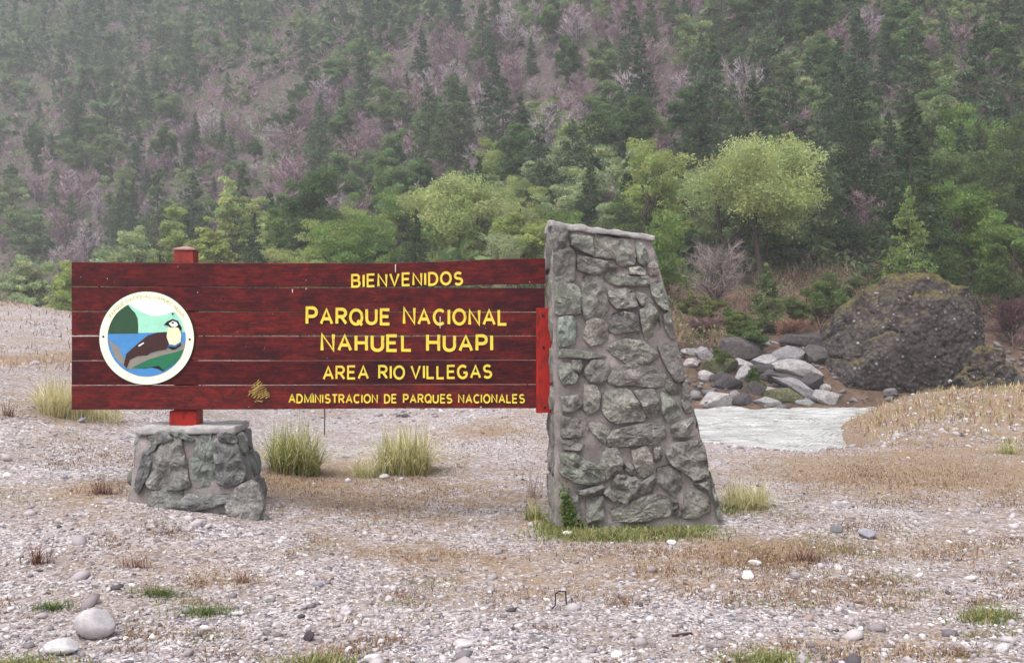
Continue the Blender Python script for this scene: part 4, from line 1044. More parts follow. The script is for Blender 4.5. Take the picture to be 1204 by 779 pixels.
tussock(112, 494, 90, 30, .10, 420, 'dry flattened tussock just under the left corner of the sign', .95, seed=8)

def carpet(name, spots, n, hmin, hmax, pal, seed, label, cat):
    rg = np.random.default_rng(seed); PX, PY = [], []
    tot = sum(s[2] * s[3] * s[4] for s in spots)
    for px, py, rx, ry, k in spots:
        m = int(n * rx * ry * k / tot); r_ = rg.normal(0, .5, (m, 2)); PX.append(px + r_[:, 0] * rx); PY.append(py + r_[:, 1] * ry)
    px, py = np.concatenate(PX), np.concatenate(PY); keep = py > 440; px, py = px[keep], py[keep]
    d = F * EYE / (py - HY); x = (px - CX) / F * d; ok = (d < np.interp(x, YE[:, 0], YE[:, 1])) & (d > 3.5); x, d = x[ok], d[ok]
    P = np.stack([x, d, terrain(x, d) - .003], 1); m = len(P)
    V, f, c = blades(rg, P, rg.uniform(hmin, hmax, m), rg.uniform(.3, 1.1, m), np.full(m, .0028) * (1 + .04 * d), np.array(pal)[rg.choice(len(pal), m)] * rg.uniform(.7, 1.25, (m, 1)), 2, .5)
    o = link(name, mesh(name, V, [f], [M['blade']], None, c)); o['kind'] = 'stuff'; o['label'] = label; o['category'] = cat
rcl = np.random.default_rng(404)
CL = [(rcl.uniform(0, 1204), rcl.uniform(520, 779), rcl.uniform(8, 46), rcl.uniform(3, 8), rcl.uniform(.15, .9)) for _ in range(150)] + [(rcl.uniform(860, 1204), rcl.uniform(520, 700), rcl.uniform(20, 60), rcl.uniform(4, 10), rcl.uniform(.3, .9)) for _ in range(50)]
carpet('sparse_weeds', CL[::2], 14000, .012, .045, [(.22, .13, .08), (.30, .19, .11), (.16, .09, .06), (.36, .27, .16)], 15, 'tiny brown weeds and dead leaves scattered over the gravel', 'weeds')
carpet('sparse_green_weeds', CL[1::2], 9000, .010, .035, [(.22, .22, .09), (.28, .25, .12), (.15, .17, .06), (.33, .28, .15)], 16, 'tiny olive green weeds scattered over the gravel', 'weeds')
carpet('short_green_grass', [(700, 625, 80, 7, 1.3), (790, 621, 70, 7, 1.0), (655, 612, 26, 12, 1.4), (1160, 710, 36, 8, .9), (900, 766, 50, 9, .7), (845, 598, 50, 10, .5), (40, 772, 50, 12, .4), (375, 768, 50, 8, .5), (690, 600, 26, 12, .8), (1190, 525, 30, 12, .3)], 9000, .025, .075,
       [(.15, .20, .05), (.22, .25, .08), (.11, .15, .04), (.32, .29, .13), (.36, .30, .15)], 12, 'short green grass and moss round the pillar foot and in patches', 'grass')
carpet('dry_ground_plants', [(470, 586, 190, 34, .5), (330, 575, 50, 14, 1), (900, 648, 120, 18, .7), (120, 575, 50, 12, .8), (1050, 560, 170, 22, .9), (1120, 480, 120, 22, .9), (940, 690, 180, 18, .5), (1120, 640, 110, 18, .4), (640, 690, 130, 12, .3), (280, 680, 80, 10, .3), (500, 650, 110, 10, .35),
       (1000, 755, 150, 14, .4), (780, 665, 80, 12, .5), (60, 480, 60, 14, 1), (600, 520, 120, 20, .5), (250, 500, 120, 10, .4), (1000, 520, 160, 20, .7), (740, 640, 140, 10, .7)], 22000, .018, .055,
       [(.26, .15, .08), (.36, .25, .13), (.20, .11, .07), (.45, .36, .22), (.30, .19, .15)], 13, 'low brown dried plants and dead grass creeping over the gravel', 'dry plants')

def bank_grass(name, x0, x1, y0, y1, n, pal, seed, label):
    rg = np.random.default_rng(seed); x = rg.uniform(x0, x1, n); y = rg.uniform(y0, y1, n)
    k = (y < np.interp(x, YE[:, 0], YE[:, 1]) + .5) & (rg.uniform(-.5, .7, n) < fbm(x * .5, y * .5, 0, seed)); x, y = x[k], y[k]; m = len(x)
    P = np.stack([x, y, terrain(x, y) - .01], 1)
    V, f, c = blades(rg, P, rg.uniform(.06, .26, m), rg.uniform(.2, 1.0, m), .003 + .00035 * y, np.array(pal)[rg.choice(len(pal), m)] * rg.uniform(.7, 1.25, (m, 1)), 2, .5)
    o = link(name, mesh(name, V, [f], [M['blade']], None, c)); o['kind'] = 'stuff'; o['label'] = label; o['category'] = 'grass'
bank_grass('bank_dry_grass', 7, 22, 14, 33, 24000, [(.40, .30, .17), (.48, .40, .24), (.32, .20, .12), (.30, .30, .12), (.36, .24, .16)], 141, 'dry straw grass on the gravel bank in front of the boulders')
bank_grass('left_bank_dry_grass', -32, -4.5, 13, 50, 24000, [(.42, .31, .22), (.50, .41, .27), (.34, .23, .18), (.40, .28, .22)], 142, 'pinkish dry grass on the bank beyond the left end of the sign')

def weed(px, py, wpx, hpx, pal, n, name, label, cat, seed, lean=.8, wid=.003):
    rg = np.random.default_rng(seed); h = hit(px, py); d = h[1]; rad = wpx / F * d / 2; H = hpx / F * d
    hy = hit(px, py - hpx * .5)[1]
    a = rg.uniform(0, 6.28, n); r_ = np.minimum(np.abs(rg.normal(0, .5, n)), 1.0)
    P = np.stack([h[0] + rad * r_ * np.cos(a), h[1] + (rad * .45) * r_ * np.sin(a), np.zeros(n)], 1); P[:, 2] = terrain(P[:, 0], P[:, 1]) - .005
    V, f, c = blades(rg, P, H * rg.uniform(.25, 1.1, n) ** 1.2, rg.uniform(.2, lean * 1.5, n), np.full(n, wid) * rg.uniform(.5, 1.1, n), np.array(pal)[rg.choice(len(pal), n)] * rg.uniform(.7, 1.2, (n, 1)), 2, .3)
    solo(name, V, [f], M['blade'], label, cat, None, False, c, h)
REDB = [(.16, .07, .06), (.22, .11, .08), (.12, .05, .045), (.30, .18, .12)]
GRN = [(.10, .17, .04), (.16, .22, .06), (.07, .11, .03), (.22, .24, .10)]
weed(44, 662, 40, 36, REDB, 90, 'dry_weed', 'reddish brown dry weed on the gravel at the left edge', 'dry weed', 61)
weed(120, 580, 70, 26, REDB, 150, 'dry_weed', 'low reddish dry weed patch left of the plinth', 'dry weed', 62)
weed(287, 685, 28, 24, REDB, 60, 'dry_weed', 'thin reddish dry weed on the gravel below the plinth', 'dry weed', 63)
weed(160, 668, 44, 26, REDB, 60, 'dry_weed', 'faint brown dry weed left of the green moss strip', 'dry weed', 64)
weed(947, 660, 60, 24, REDB, 150, 'dry_weed', 'reddish brown dry weed right of the pillar foot', 'dry weed', 65)
weed(625, 585, 44, 66, [(.30, .20, .18), (.38, .28, .25), (.22, .14, .13)], 70, 'dry_weed', 'tall thin leafless pinkish weed beside the left edge of the pillar', 'dry weed', 66, .45, .0022)
weed(10, 490, 30, 30, REDB, 70, 'dry_weed', 'dark reddish weed on the left bank crest', 'dry weed', 67)
weed(60, 716, 76, 14, GRN, 300, 'green_ground_plant', 'small dark green creeping plant above the egg-shaped stone', 'plant', 68, 1.1)
weed(190, 700, 86, 14, GRN, 420, 'green_ground_plant', 'left end of the green moss strip on the gravel', 'plant', 69, 1.1)
weed(240, 722, 110, 14, GRN, 520, 'green_ground_plant', 'right end of the green moss strip on the gravel', 'plant', 70, 1.1)
rg = np.random.default_rng(72); m_ = 420; cu = rg.uniform(0, 1, m_) ** .8
cp = np.array([on_plane(660 + 26 * u_ * rg.uniform(.2, 1) + rg.normal(0, 2), 616 - 54 * (1 - u_) * rg.uniform(.1, 1), PB) for u_ in cu]) + N[None] * rg.uniform(.035, .085, (m_, 1))

# ------------------------------------------------------------------ trees
def leaf_quads(rg, C, size, up=.3, asp=.5):
    """one rhombic leaf spray per point; sizes in metres"""
    n = len(C); d = rg.normal(size=(n, 3)); d[:, 2] += up; d /= np.linalg.norm(d, axis=1)[:, None]
    e_ = rg.normal(size=(n, 3)); s = np.cross(d, e_); s /= np.linalg.norm(s, axis=1)[:, None] + 1e-9
    size = np.broadcast_to(size, (n,))[:, None]
    nrm = np.cross(d, s)
    V = np.stack([C - d * size, C + s * size * asp + nrm * size * .15, C + d * size, C - s * size * asp + nrm * size * .15], 1).reshape(-1, 3)
    return V, np.arange(4 * n).reshape(-1, 4)

def limb(rg, A, B, r0, r1, n=5, seg=5, wob=.08):
    t = np.linspace(0, 1, n)[:, None]; L = np.linalg.norm(B - A)
    P = A * (1 - t) + B * t; P[1:-1] += rg.normal(0, wob * L, (n - 2, 3)) * np.array([1, 1, .4])
    P[:, 2] += np.sin(t[:, 0] * math.pi) * L * .06
    return tube(P, np.linspace(r0, r1, n), seg)

def join(parts):
    V, Fq, o = [], [], 0
    for v, f in parts: V.append(v); Fq.append(f + o); o += len(v)
    return np.vstack(V), np.vstack(Fq)

def broadleaf(rg, H, W, nclump, per, leaf, col, trunk=.30, var=.25, flat=1.0, stems=1, droop=0.0, open_=0.0):
    """trunk quads, crown quads, crown colours.  Crown: many clumps in an uneven ellipsoid, gaps between them"""
    cz, rz, rx = H * (trunk + 1) / 2, H * (1 - trunk) / 2, W / 2
    sd = int(rg.integers(1, 900))
    nl = int(rg.integers(8, 14)); ld = rg.normal(size=(nl, 3)); ld /= np.linalg.norm(ld, axis=1)[:, None]
    lc_ = ld * rg.uniform(.45, .80, (nl, 1)) * np.array([rx, rx, rz]); lc_[0] = (0, 0, 0); lr = rg.uniform(.26, .44, nl); lr[0] = .52
    d = rg.normal(size=(nclump * 3, 3)); d /= np.linalg.norm(d, axis=1)[:, None]
    li = rg.choice(nl, len(d), p=lr ** 2 / (lr ** 2).sum()); r_ = rg.uniform(.2, 1, len(d)) ** .45 * lr[li] * (1 + .25 * vn(d[:, 0] * 2.3 + sd, d[:, 1] * 2.3, d[:, 2] * 2.3, sd))
    C = lc_[li] + d * r_[:, None] * np.array([rx, rx, rz]) + np.array([0, 0, cz])
    ok = vn(C[:, 0] / W * 4 + sd, C[:, 1] / W * 4, C[:, 2] / W * 4, sd + 3) > -.36 + open_
    C = C[ok][:nclump]; n = len(C); C[:, 2] = np.maximum(C[:, 2], .04 * H)
    rc = W * rg.uniform(.055, .115, n)
    tr = []
    for s in range(stems):
        bx = rg.normal(0, .06 * W, 2) * (stems > 1); top = np.array([*(rg.normal(0, .05 * W, 2) + bx * 2), H * rg.uniform(.55, .72)])
        bs = np.array([*bx, -.15]); r0 = .022 * H + .03
        tr.append(limb(rg, bs, top, r0 / (stems ** .5), r0 * .28, 7, 7, .035))
        sel = rg.choice(n, min(n, 14 // stems + 4), replace=False)
        for i in sel:
            k = rg.uniform(.35, .95); a = bs * (1 - k) + top * k
            tr.append(limb(rg, a, C[i], r0 * .30 * (1.2 - k), .012, 5, 4))
    LC, LCc = [], []
    for i in range(n):
        m = int(per * (rc[i] / (W * .078)) ** 2 * rg.uniform(.8, 1.2)) + 4
        q = rg.normal(size=(m, 3)); q /= np.linalg.norm(q, axis=1)[:, None]
        q *= (rg.uniform(.15, 1, (m, 1)) ** .5) * rc[i] * np.array([1.2, 1.2, .65]) * flat
        if droop: q[:, 2] -= droop * rc[i] * np.abs(rg.normal(size=m))
        LC.append(C[i] + q)
        cc = np.array(col) * rg.uniform(1 - var, 1 + var) * np.array([rg.uniform(.92, 1.12), 1, rg.uniform(.85, 1.12)])
        LCc.append(cc[None] * rg.uniform(.85, 1.15, (m, 1)))
    LC, LCc = np.vstack(LC), np.vstack(LCc)
    V, f = leaf_quads(rg, LC, leaf * rg.uniform(.6, 1.3, len(LC)), .3, .42)
    return join(tr), (V, f), np.repeat(LCc, 4, 0)

def conifer(rg, H, W, nb, per, leaf, col, bare=.08, var=.2, slim=.85):
    tr = [tube(np.array([[0, 0, -.2], [.01 * H, 0, H * .4], [0, .01 * H, H * .8], [0, 0, H * .98]]), [.017 * H + .03, .012 * H, .006 * H, .01], 6)]
    LC, LCc = [], []
    for b in range(nb):
        k = bare + (1 - bare) * (b + rg.uniform(0, 1)) / nb; z = H * k
        R_ = W / 2 * ((1 - k) ** slim) * rg.uniform(.62, 1.15) + .02 * W
        a = rg.uniform(0, 6.28); dr = np.array([math.cos(a), math.sin(a), 0])
        tip = np.array([0, 0, z]) + dr * R_ + ZV * (R_ * rg.uniform(-.12, .25))
        if R_ > W * .2 and b % 3 == 0: tr.append(limb(rg, np.array([0, 0, z]), tip, .012 + .002 * H, .006, 3, 3, .03))
        m = max(4, int(per * (R_ / (W / 2)) ** .8))
        t = rg.uniform(.12, 1.03, m) ** .75
        sidev = np.array([-dr[1], dr[0], 0])
        q = np.array([0, 0, z]) + t[:, None] * (tip - np.array([0, 0, z])) + sidev * (rg.normal(0, .16, m) * R_ * (1.15 - t * .6))[:, None] + ZV * rg.normal(-.03, .05, m)[:, None] * (R_ + .4)
        LC.append(q); cc = np.array(col) * rg.uniform(1 - var, 1 + var) * np.array([rg.uniform(.9, 1.15), 1, rg.uniform(.85, 1.1)])
        LCc.append(cc[None] * rg.uniform(.72, 1.25, (m, 1)))
    m = 10; LC.append(np.stack([rg.normal(0, .02 * W, m), rg.normal(0, .02 * W, m), H * rg.uniform(.9, 1.01, m)], 1)); LCc.append(np.tile(np.array(col), (m, 1)))
    LC, LCc = np.vstack(LC), np.vstack(LCc)
    V, f = leaf_quads(rg, LC, leaf * rg.uniform(.6, 1.3, len(LC)), .1, .42)
    return join(tr), (V, f), np.repeat(LCc, 4, 0)

def bare_tree(rg, H, W, nl, ntw, tw, col, stems=4):
    """leafless: stems, limbs and a fine mass of twigs (thin slivers)"""
    tr, tips = [], []
    for s in range(stems):
        a = rg.uniform(0, 6.28); top = np.array([math.cos(a) * W * .18, math.sin(a) * W * .18, H * rg.uniform(.6, .9)])
        tr.append(limb(rg, np.array([0, 0, -.1]), top, .010 * H + .012, .012, 6, 4, .05))
        for l in range(nl):
            k = rg.uniform(.25, 1); p = top * k; an = rg.uniform(0, 6.28); L = W * .42 * (1.2 - .5 * k) * rg.uniform(.5, 1.1)
            q = p + np.array([math.cos(an) * L, math.sin(an) * L, L * rg.uniform(.4, 1.1)]); q[2] = min(q[2], H)
            tr.append(limb(rg, p, q, .014 + .002 * H, .006, 4, 3)); tips.append((p, q))
    TC, TD = [], []
    for p, q in tips:
        t = rg.uniform(.25, 1.0, (ntw, 1)); c = p * (1 - t) + q * t
        dd = (q - p) / np.linalg.norm(q - p) + rg.normal(0, .7, (ntw, 3)) + ZV * .4; dd /= np.linalg.norm(dd, axis=1)[:, None]
        TC.append(c); TD.append(dd)
    C, D = np.vstack(TC), np.vstack(TD); n = len(C); L = W * rg.uniform(.06, .18, n)
    s = np.cross(D, rg.normal(size=(n, 3))); s /= np.linalg.norm(s, axis=1)[:, None] + 1e-9
    V = np.stack([C - s * tw, C + s * tw, C + D * L[:, None] + s * tw * .4, C + D * L[:, None] - s * tw * .4], 1).reshape(-1, 3)
    cc = np.array(col)[None] * rg.uniform(.65, 1.35, (n, 1))
    return join(tr), (V, np.arange(4 * n).reshape(-1, 4)), np.repeat(cc, 4, 0)

def plant_tree(name, label, cat, pos, parts, leafmat, group=None):
    (tv_, tf_), (lv, lf), lc = parts
    root = thing(name, pos, label, cat, group)
    link('trunk', mesh('trunk', tv_, [tf_], [M['bark']], smooth=True), (0, 0, 0), root)
    link('crown', mesh('crown', lv, [lf], [leafmat], None, lc), (0, 0, 0), root)
    return root

C_PALE, C_OLIVE, C_GREEN, C_DARK, C_GREY, C_YEL, C_CON, C_CONL = (.41, .48, .20), (.32, .395, .135), (.175, .275, .075), (.08, .135, .045), (.34, .41, .22), (.36, .41, .13), (.066, .105, .046), (.20, .29, .09)
C_BARE, C_BARE2 = (.25, .15, .16), (.30, .24, .24)
V, f = leaf_quads(np.random.default_rng(73), cp, .020, .2, .6)
solo('creeper', V, [f], M['leaf'], 'green creeper clinging to the lower left of the stone pillar', 'plant', None, False, np.repeat(np.array(GRN)[np.random.default_rng(74).choice(4, len(cp))] * 1.1, 4, 0))
# name, kind, px, top py, width px, distance, colour, label
NEAR = [
 ('willow_tree', 'b2', 880, 134, 168, 57, C_PALE, 'big pale olive willow with forked dark trunk right of the pillar'),
 ('willow_tree', 'b', 772, 146, 116, 62, C_OLIVE, 'olive green tree left of the forked willow, behind the pillar top'),
 ('willow_tree', 'b', 735, 180, 70, 66, C_GREY, 'greyish tree just above the slanted top of the pillar'),
 ('conifer_tree', 'c', 1003, 88, 128, 66, (.05, .08, .036), 'tall dark conifer right of the forked willow'),
 ('conifer_tree', 'c', 930, 175, 70, 72, C_CON, 'dark conifer half hidden behind the forked willow'),
 ('evergreen_tree', 'b', 1120, 198, 110, 54, C_GREEN, 'bushy mid green tree above the right side of the boulder'),
 ('conifer_tree', 'c', 1068, 218, 92, 45, (.24, .33, .11), 'light green conifer right behind the boulder top'),
 ('evergreen_tree', 'b', 1190, 240, 90, 49, C_GREEN, 'green tree at the right edge behind the pointed boulder'),
 ('evergreen_tree', 'b', 1150, 140, 110, 74, C_DARK, 'dark green tree at the right, above the bushy mid green one'),
 ('willow_tree', 'b2', 552, 194, 152, 66, C_PALE, 'wide pale olive willow above the word of welcome on the sign'),
 ('willow_tree', 'b', 615, 238, 84, 61, C_OLIVE, 'smaller olive tree between the wide willow and the pillar'),
 ('willow_tree', 'b', 678, 200, 100, 73, C_GREY, 'grey green loose tree behind the left of the pillar top'),
 ('evergreen_tree', 'b', 376, 190, 100, 76, C_DARK, 'dark green round tree behind the middle of the sign'),
 ('willow_tree', 'b', 281, 203, 66, 84, C_PALE, 'pale rounded tree rising above the red sign post'),
 ('willow_tree', 'b', 204, 250, 70, 80, C_OLIVE, 'olive tree just left of the red sign post'),
 ('willow_tree', 'b', 150, 262, 80, 76, C_GREY, 'grey olive tree above the emblem'),
 ('willow_tree', 'b', 82, 285, 84, 64, C_OLIVE, 'olive tree leaning over the left end of the sign'),
 ('evergreen_tree', 'b', 28, 268, 80, 72, C_GREY, 'bluish green tree at the far left edge'),
 ('evergreen_tree', 'b', 330, 245, 60, 80, C_GREEN, 'mid green tree between the pale rounded tree and the dark round one'),
 ('evergreen_tree', 'b', 440, 250, 76, 74, C_GREEN, 'mid green tree left of the wide pale willow'),
 ('evergreen_tree', 'b', 245, 252, 54, 78, C_YEL, 'yellowish tree right behind the red sign post'),
 ('willow_tree', 'b', 1075, 104, 100, 98, C_PALE, 'pale grey green tree on the slope at the upper right'),
 ('bare_tree', 't', 1090, 165, 56, 84, C_BARE, 'purplish leafless tree below the pale tree on the upper right slope'),
 ('bare_tree', 't', 1186, 122, 70, 82, C_BARE, 'purplish leafless tree at the right edge of the slope'),
 ('bare_tree', 't', 842, 285, 92, 48, C_BARE2, 'grey leafless shrub with pale twigs right of the pillar top'),
 ('pine_sapling', 'c', 901, 308, 62, 43.5, (.17, .22, .09), 'young pale green pine standing above the riverbank rocks'),
 ('evergreen_shrub', 's', 960, 318, 76, 46, (.13, .19, .06), 'green rounded bush right of the young pine'),
 ('evergreen_shrub', 's', 998, 308, 60, 47, (.19, .22, .11), 'pale leafy bush touching the left shoulder of the boulder'),
 ('evergreen_shrub', 's', 1040, 310, 50, 46, (.11, .16, .05), 'dark leafed bush behind the crown of the boulder'),
 ('evergreen_shrub', 's', 820, 330, 56, 44, (.16, .18, .06), 'olive bush right beside the pillar edge'),
 ('evergreen_shrub', 's', 868, 352, 50, 42, (.15, .20, .06), 'bright green bush below the grey leafless shrub'),
 ('evergreen_shrub', 's', 880, 380, 52, 40.2, (.11, .17, .05), 'low green bush overhanging the big dark rock'),
 ('evergreen_shrub', 's', 935, 350, 44, 44, (.15, .19, .07), 'small bush right of the young pine foot'),
 ('evergreen_shrub', 's', 1120, 290, 80, 45, (.07, .11, .035), 'dark green bush behind the right shoulder of the boulder'),
 ('evergreen_shrub', 's', 1180, 300, 90, 44, (.08, .12, .04), 'dark green bush at the right edge above the pointed boulder'),
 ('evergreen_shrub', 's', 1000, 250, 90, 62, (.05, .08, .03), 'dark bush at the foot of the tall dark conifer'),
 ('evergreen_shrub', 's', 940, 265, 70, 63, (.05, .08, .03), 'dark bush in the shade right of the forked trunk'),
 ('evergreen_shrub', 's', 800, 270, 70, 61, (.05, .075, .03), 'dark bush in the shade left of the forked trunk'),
 ('evergreen_shrub', 's', 845, 400, 26, 38.8, (.12, .17, .04), 'small green tuft growing among the rocks near the pillar'),
 ('evergreen_shrub', 's', 888, 430, 26, 37.6, (.09, .15, .04), 'small green tuft growing in the middle of the rock pile'),
 ('bare_shrub', 't', 1130, 380, 60, 42, (.13, .07, .07), 'dark reddish leafless shrub behind the right side of the boulder'),
 ('bare_shrub', 't', 1190, 350, 70, 42, (.12, .06, .07), 'dark reddish leafless shrub at the right edge behind the pointed boulder'),
 ('bare_shrub', 't', 930, 378, 50, 41.5, (.26, .14, .10), 'rusty leafless shrub on the bank left of the boulder'),
 ('bare_shrub', 't', 830, 375, 50, 42, (.22, .13, .13), 'purplish leafless shrub above the rock pile beside the pillar'),
 ('bare_shrub', 't', 10, 335, 50, 60, (.30, .19, .17), 'pinkish leafless shrub on the bank at the left edge'),
]
rt = np.random.default_rng(77)
def build(kind, rg, H, W, col, d):
    lf = .00135 * d + .018                                       # leaf spray size, finer for nearer plants
    if kind == 'b': return broadleaf(rg, H, W, int(105 + 4 * H), 74, lf * 1.06, col, .18, stems=int(rg.integers(1, 3)))
    if kind == 'b2': return broadleaf(rg, H, W, int(170 + 6 * H), 92, lf, col, .34, stems=2, droop=.35)
    if kind == 'c': return conifer(rg, H, W, int(80 + 11 * H), 70, lf * 1.05, col, .05)
    if kind == 's': return broadleaf(rg, H, W, 60, 90, lf * .8, col, .02, stems=3)
    return bare_tree(rg, H, W, 12, 34, .00012 * d + .003, col, 5)
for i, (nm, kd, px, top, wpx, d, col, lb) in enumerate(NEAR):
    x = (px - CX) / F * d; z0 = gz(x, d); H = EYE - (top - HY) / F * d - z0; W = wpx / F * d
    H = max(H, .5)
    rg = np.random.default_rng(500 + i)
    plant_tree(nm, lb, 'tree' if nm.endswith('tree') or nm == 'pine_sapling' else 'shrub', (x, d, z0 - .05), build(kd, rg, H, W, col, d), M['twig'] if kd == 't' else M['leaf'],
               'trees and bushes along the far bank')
# the dense band of trees and tall bushes behind them
rb = np.random.default_rng(171)
BAND, BM = [], {}
for kk, cols_ in (('c', [C_CON, C_DARK, (.075, .115, .05)]), ('d', [C_DARK, C_GREEN, (.11, .16, .06), (.13, .19, .065)]), ('p', [C_GREEN, C_OLIVE, C_GREY, C_PALE])):
    for q_, cl in enumerate(cols_):
        rg = np.random.default_rng(1700 + q_ * 7 + ord(kk))
        (tv_, tf_), (lv, lf_), lc = conifer(rg, 8.5, 4.6, 150, 66, .12, cl, .03) if kk == 'c' else broadleaf(rg, 7, 6.2, 120, 80, .105, cl, .06, stems=2)
        BM[(kk, q_)] = (mesh('trunk', tv_, [tf_], [M['bark']], smooth=True), mesh('crown', lv, [lf_], [M['leaf']], None, lc))
for i in range(64):
    for _ in range(60):
        d = rb.uniform(51, 100); px = rb.uniform(-20, 1225); x = (px - CX) / F * d
        t = d - np.interp(x, YF[:, 0], YF[:, 1])
        if t < 13 or d > np.interp(x, YH[:, 0], YH[:, 1]) + 14: continue
        if px < 760 and rb.uniform() < .25: continue
        if any((x - a) ** 2 + (d - b) ** 2 < 9 for a, b in BAND): continue
        if 770 < px < 1060 and d < 70: continue
        break
    else: continue
    BAND.append((x, d)); dark = px > 720
    H = rb.uniform(4.0, 8.0) * (1.1 if dark else .9); con = rb.uniform() < .22
    key = ('c' if con else 'd' if dark else 'p', int(rb.integers(3 if con else 4)))
    nm_ = 'conifer_tree' if con else 'evergreen_tree'
    root = thing(nm_, (x, d, gz(x, d) - .1), 'smaller dark conifer in the dense green band at the foot of the hillside' if con else 'dark bushy tree in the dense green band below the right slope' if dark else 'pale bushy tree in the dense green band behind the sign', 'tree',
                 'small conifers at the foot of the hillside' if con else 'bushy trees at the foot of the right slope' if dark else 'bushy trees behind the sign')
    root.scale = (H / 7 * rb.uniform(.85, 1.15),) * 2 + (H / 7,); root.rotation_euler = (0, 0, rb.uniform(0, 6.28))
    for pn, me_ in zip(('trunk', 'crown'), BM[key]): link(pn, me_, (0, 0, 0), root)
# bush growing on the boulder's crown
x = (1070 - CX) / F * 39.3; zc = EYE - (343 - HY) / F * 39.3
plant_tree('evergreen_shrub', 'bright green bush growing on top of the huge boulder', 'shrub', (x, 39.3, zc - .15), broadleaf(np.random.default_rng(640), 1.1, 1.25, 40, 50, .075, (.12, .19, .045), .02, stems=3), M['leaf'], 'trees and bushes along the far bank')

# hillside forest: three kinds, a few shapes each, every tree an object
def far_mesh(name, parts, leafmat):
    (tv_, tf_), (lv, lf), lc = parts
    V = np.vstack([tv_, lv]); col = np.vstack([np.tile((.10, .08, .075), (len(tv_), 1)), lc])
    return mesh(name, V, [tf_, lf + len(tv_)], [M['twig'], leafmat], [0, 1], col)
rf = np.random.default_rng(99)
CON_M = [far_mesh('conifer_tree', conifer(rf, 10, w_, 120, 50, .18, c, .06, .28, .7), M['leaf']) for w_, c in ((4.6, (.075, .12, .062)), (5.6, (.09, .14, .072)), (4.2, (.105, .16, .078)), (5.2, (.125, .18, .09)))]
EVG_M = [far_mesh('evergreen_tree', broadleaf(rf, 7, w_, 90, 90, .15, c, .08, .3), M['leaf']) for w_, c in ((5.5, (.145, .225, .085)), (6.2, (.19, .265, .11)), (5.0, (.11, .18, .07)), (6.0, (.27, .34, .165)))]
BAR_M = [far_mesh('bare_tree', bare_tree(rf, 6, w_, 9, 26, .032, c, 4), M['twig']) for w_, c in ((4.5, (.29, .19, .225)), (5.2, (.33, .22, .255)), (4.0, (.24, .155, .19)), (4.8, (.40, .33, .36)))]

# candidate spots on the slope
n = 60000
yy = rf.uniform(60 ** 1.5, 430 ** 1.5, n) ** (1 / 1.5); xx = rf.uniform(-.60, .60, n) * yy
yfx, yhx = np.interp(xx, YF[:, 0], YF[:, 1]), np.interp(xx, YH[:, 0], YH[:, 1])
zz = terrain(xx, yy); ppx = CX + xx / yy * F; ppy = HY - (zz - EYE) / yy * F
ok = (yy > np.maximum(yfx + 24, yhx - 12)) & (ppy > -90) & (ppx > -70) & (ppx < 1274)
xx, yy, zz, ppx, ppy = xx[ok], yy[ok], zz[ok], ppx[ok], ppy[ok]
# where the photograph shows leafless purple slope and where green
purple = .40 - .16 * sst(320, 0, ppx) * sst(200, 60, ppy) + .30 * np.exp(-(((ppx - 430) / 260) ** 2 + ((ppy - 170) / 90) ** 2)) + .25 * np.exp(-(((ppx - 690) / 120) ** 2 + ((ppy - 60) / 70) ** 2)) - .30 * sst(760, 980, ppx) + .35 * fbm(xx / 22, yy / 30, 0, 66)
cell = {}; chosen = []
for i in range(len(xx)):
    sp_ = 1.9 + .0048 * yy[i]; key = (int(xx[i] // 5), int(yy[i] // 5)); bad = False
    for a in (-1, 0, 1):
        for b in (-1, 0, 1):
            for j in cell.get((key[0] + a, key[1] + b), ()):
                if (xx[i] - xx[j]) ** 2 + (yy[i] - yy[j]) ** 2 < sp_ * sp_: bad = True; break
            if bad: break
        if bad: break
    if bad: continue
    cell.setdefault(key, []).append(i); chosen.append(i)
kinds = []
for i in chosen:
    u = rf.uniform()
    kinds.append('t' if u < purple[i] else ('c' if rf.uniform() < .42 else 'b'))
print('hillside candidates', len(chosen), {k: kinds.count(k) for k in 'tcb'})
SPEC = {'c': ('conifer_tree', CON_M, 'dark green conifer of the forest high on the hazy hillside', 'tree', 'conifers on the hillside', (.45, 1.10)),
        'b': ('evergreen_tree', EVG_M, 'round green leafy tree of the forest on the hazy hillside', 'tree', 'leafy trees on the hillside', (.42, 1.05)),
        't': ('bare_tree', BAR_M, 'purplish leafless tree of the forest on the hazy hillside', 'tree', 'leafless trees on the hillside', (.5, 1.05))}
rest = []
for k, (nm, ms, lb, cat, grp, (s0, s1)) in SPEC.items():
    ids = [i for i, q in zip(chosen, kinds) if q == k]; ids.sort(key=lambda i: yy[i])
    for c_, i in enumerate(ids):
        s = s0 + (s1 - s0) * rf.uniform() ** 1.5
        if c_ < 300:
            o = link(nm, ms[int(rf.integers(len(ms)))], (xx[i], yy[i], zz[i] - .2), None, rf.uniform(0, 6.28), (s, s, s * rf.uniform(.9, 1.15)))
            tag(o, lb, cat, grp)
        else: rest.append((k, i, s * (1.35 if k != 't' else 1.1)))
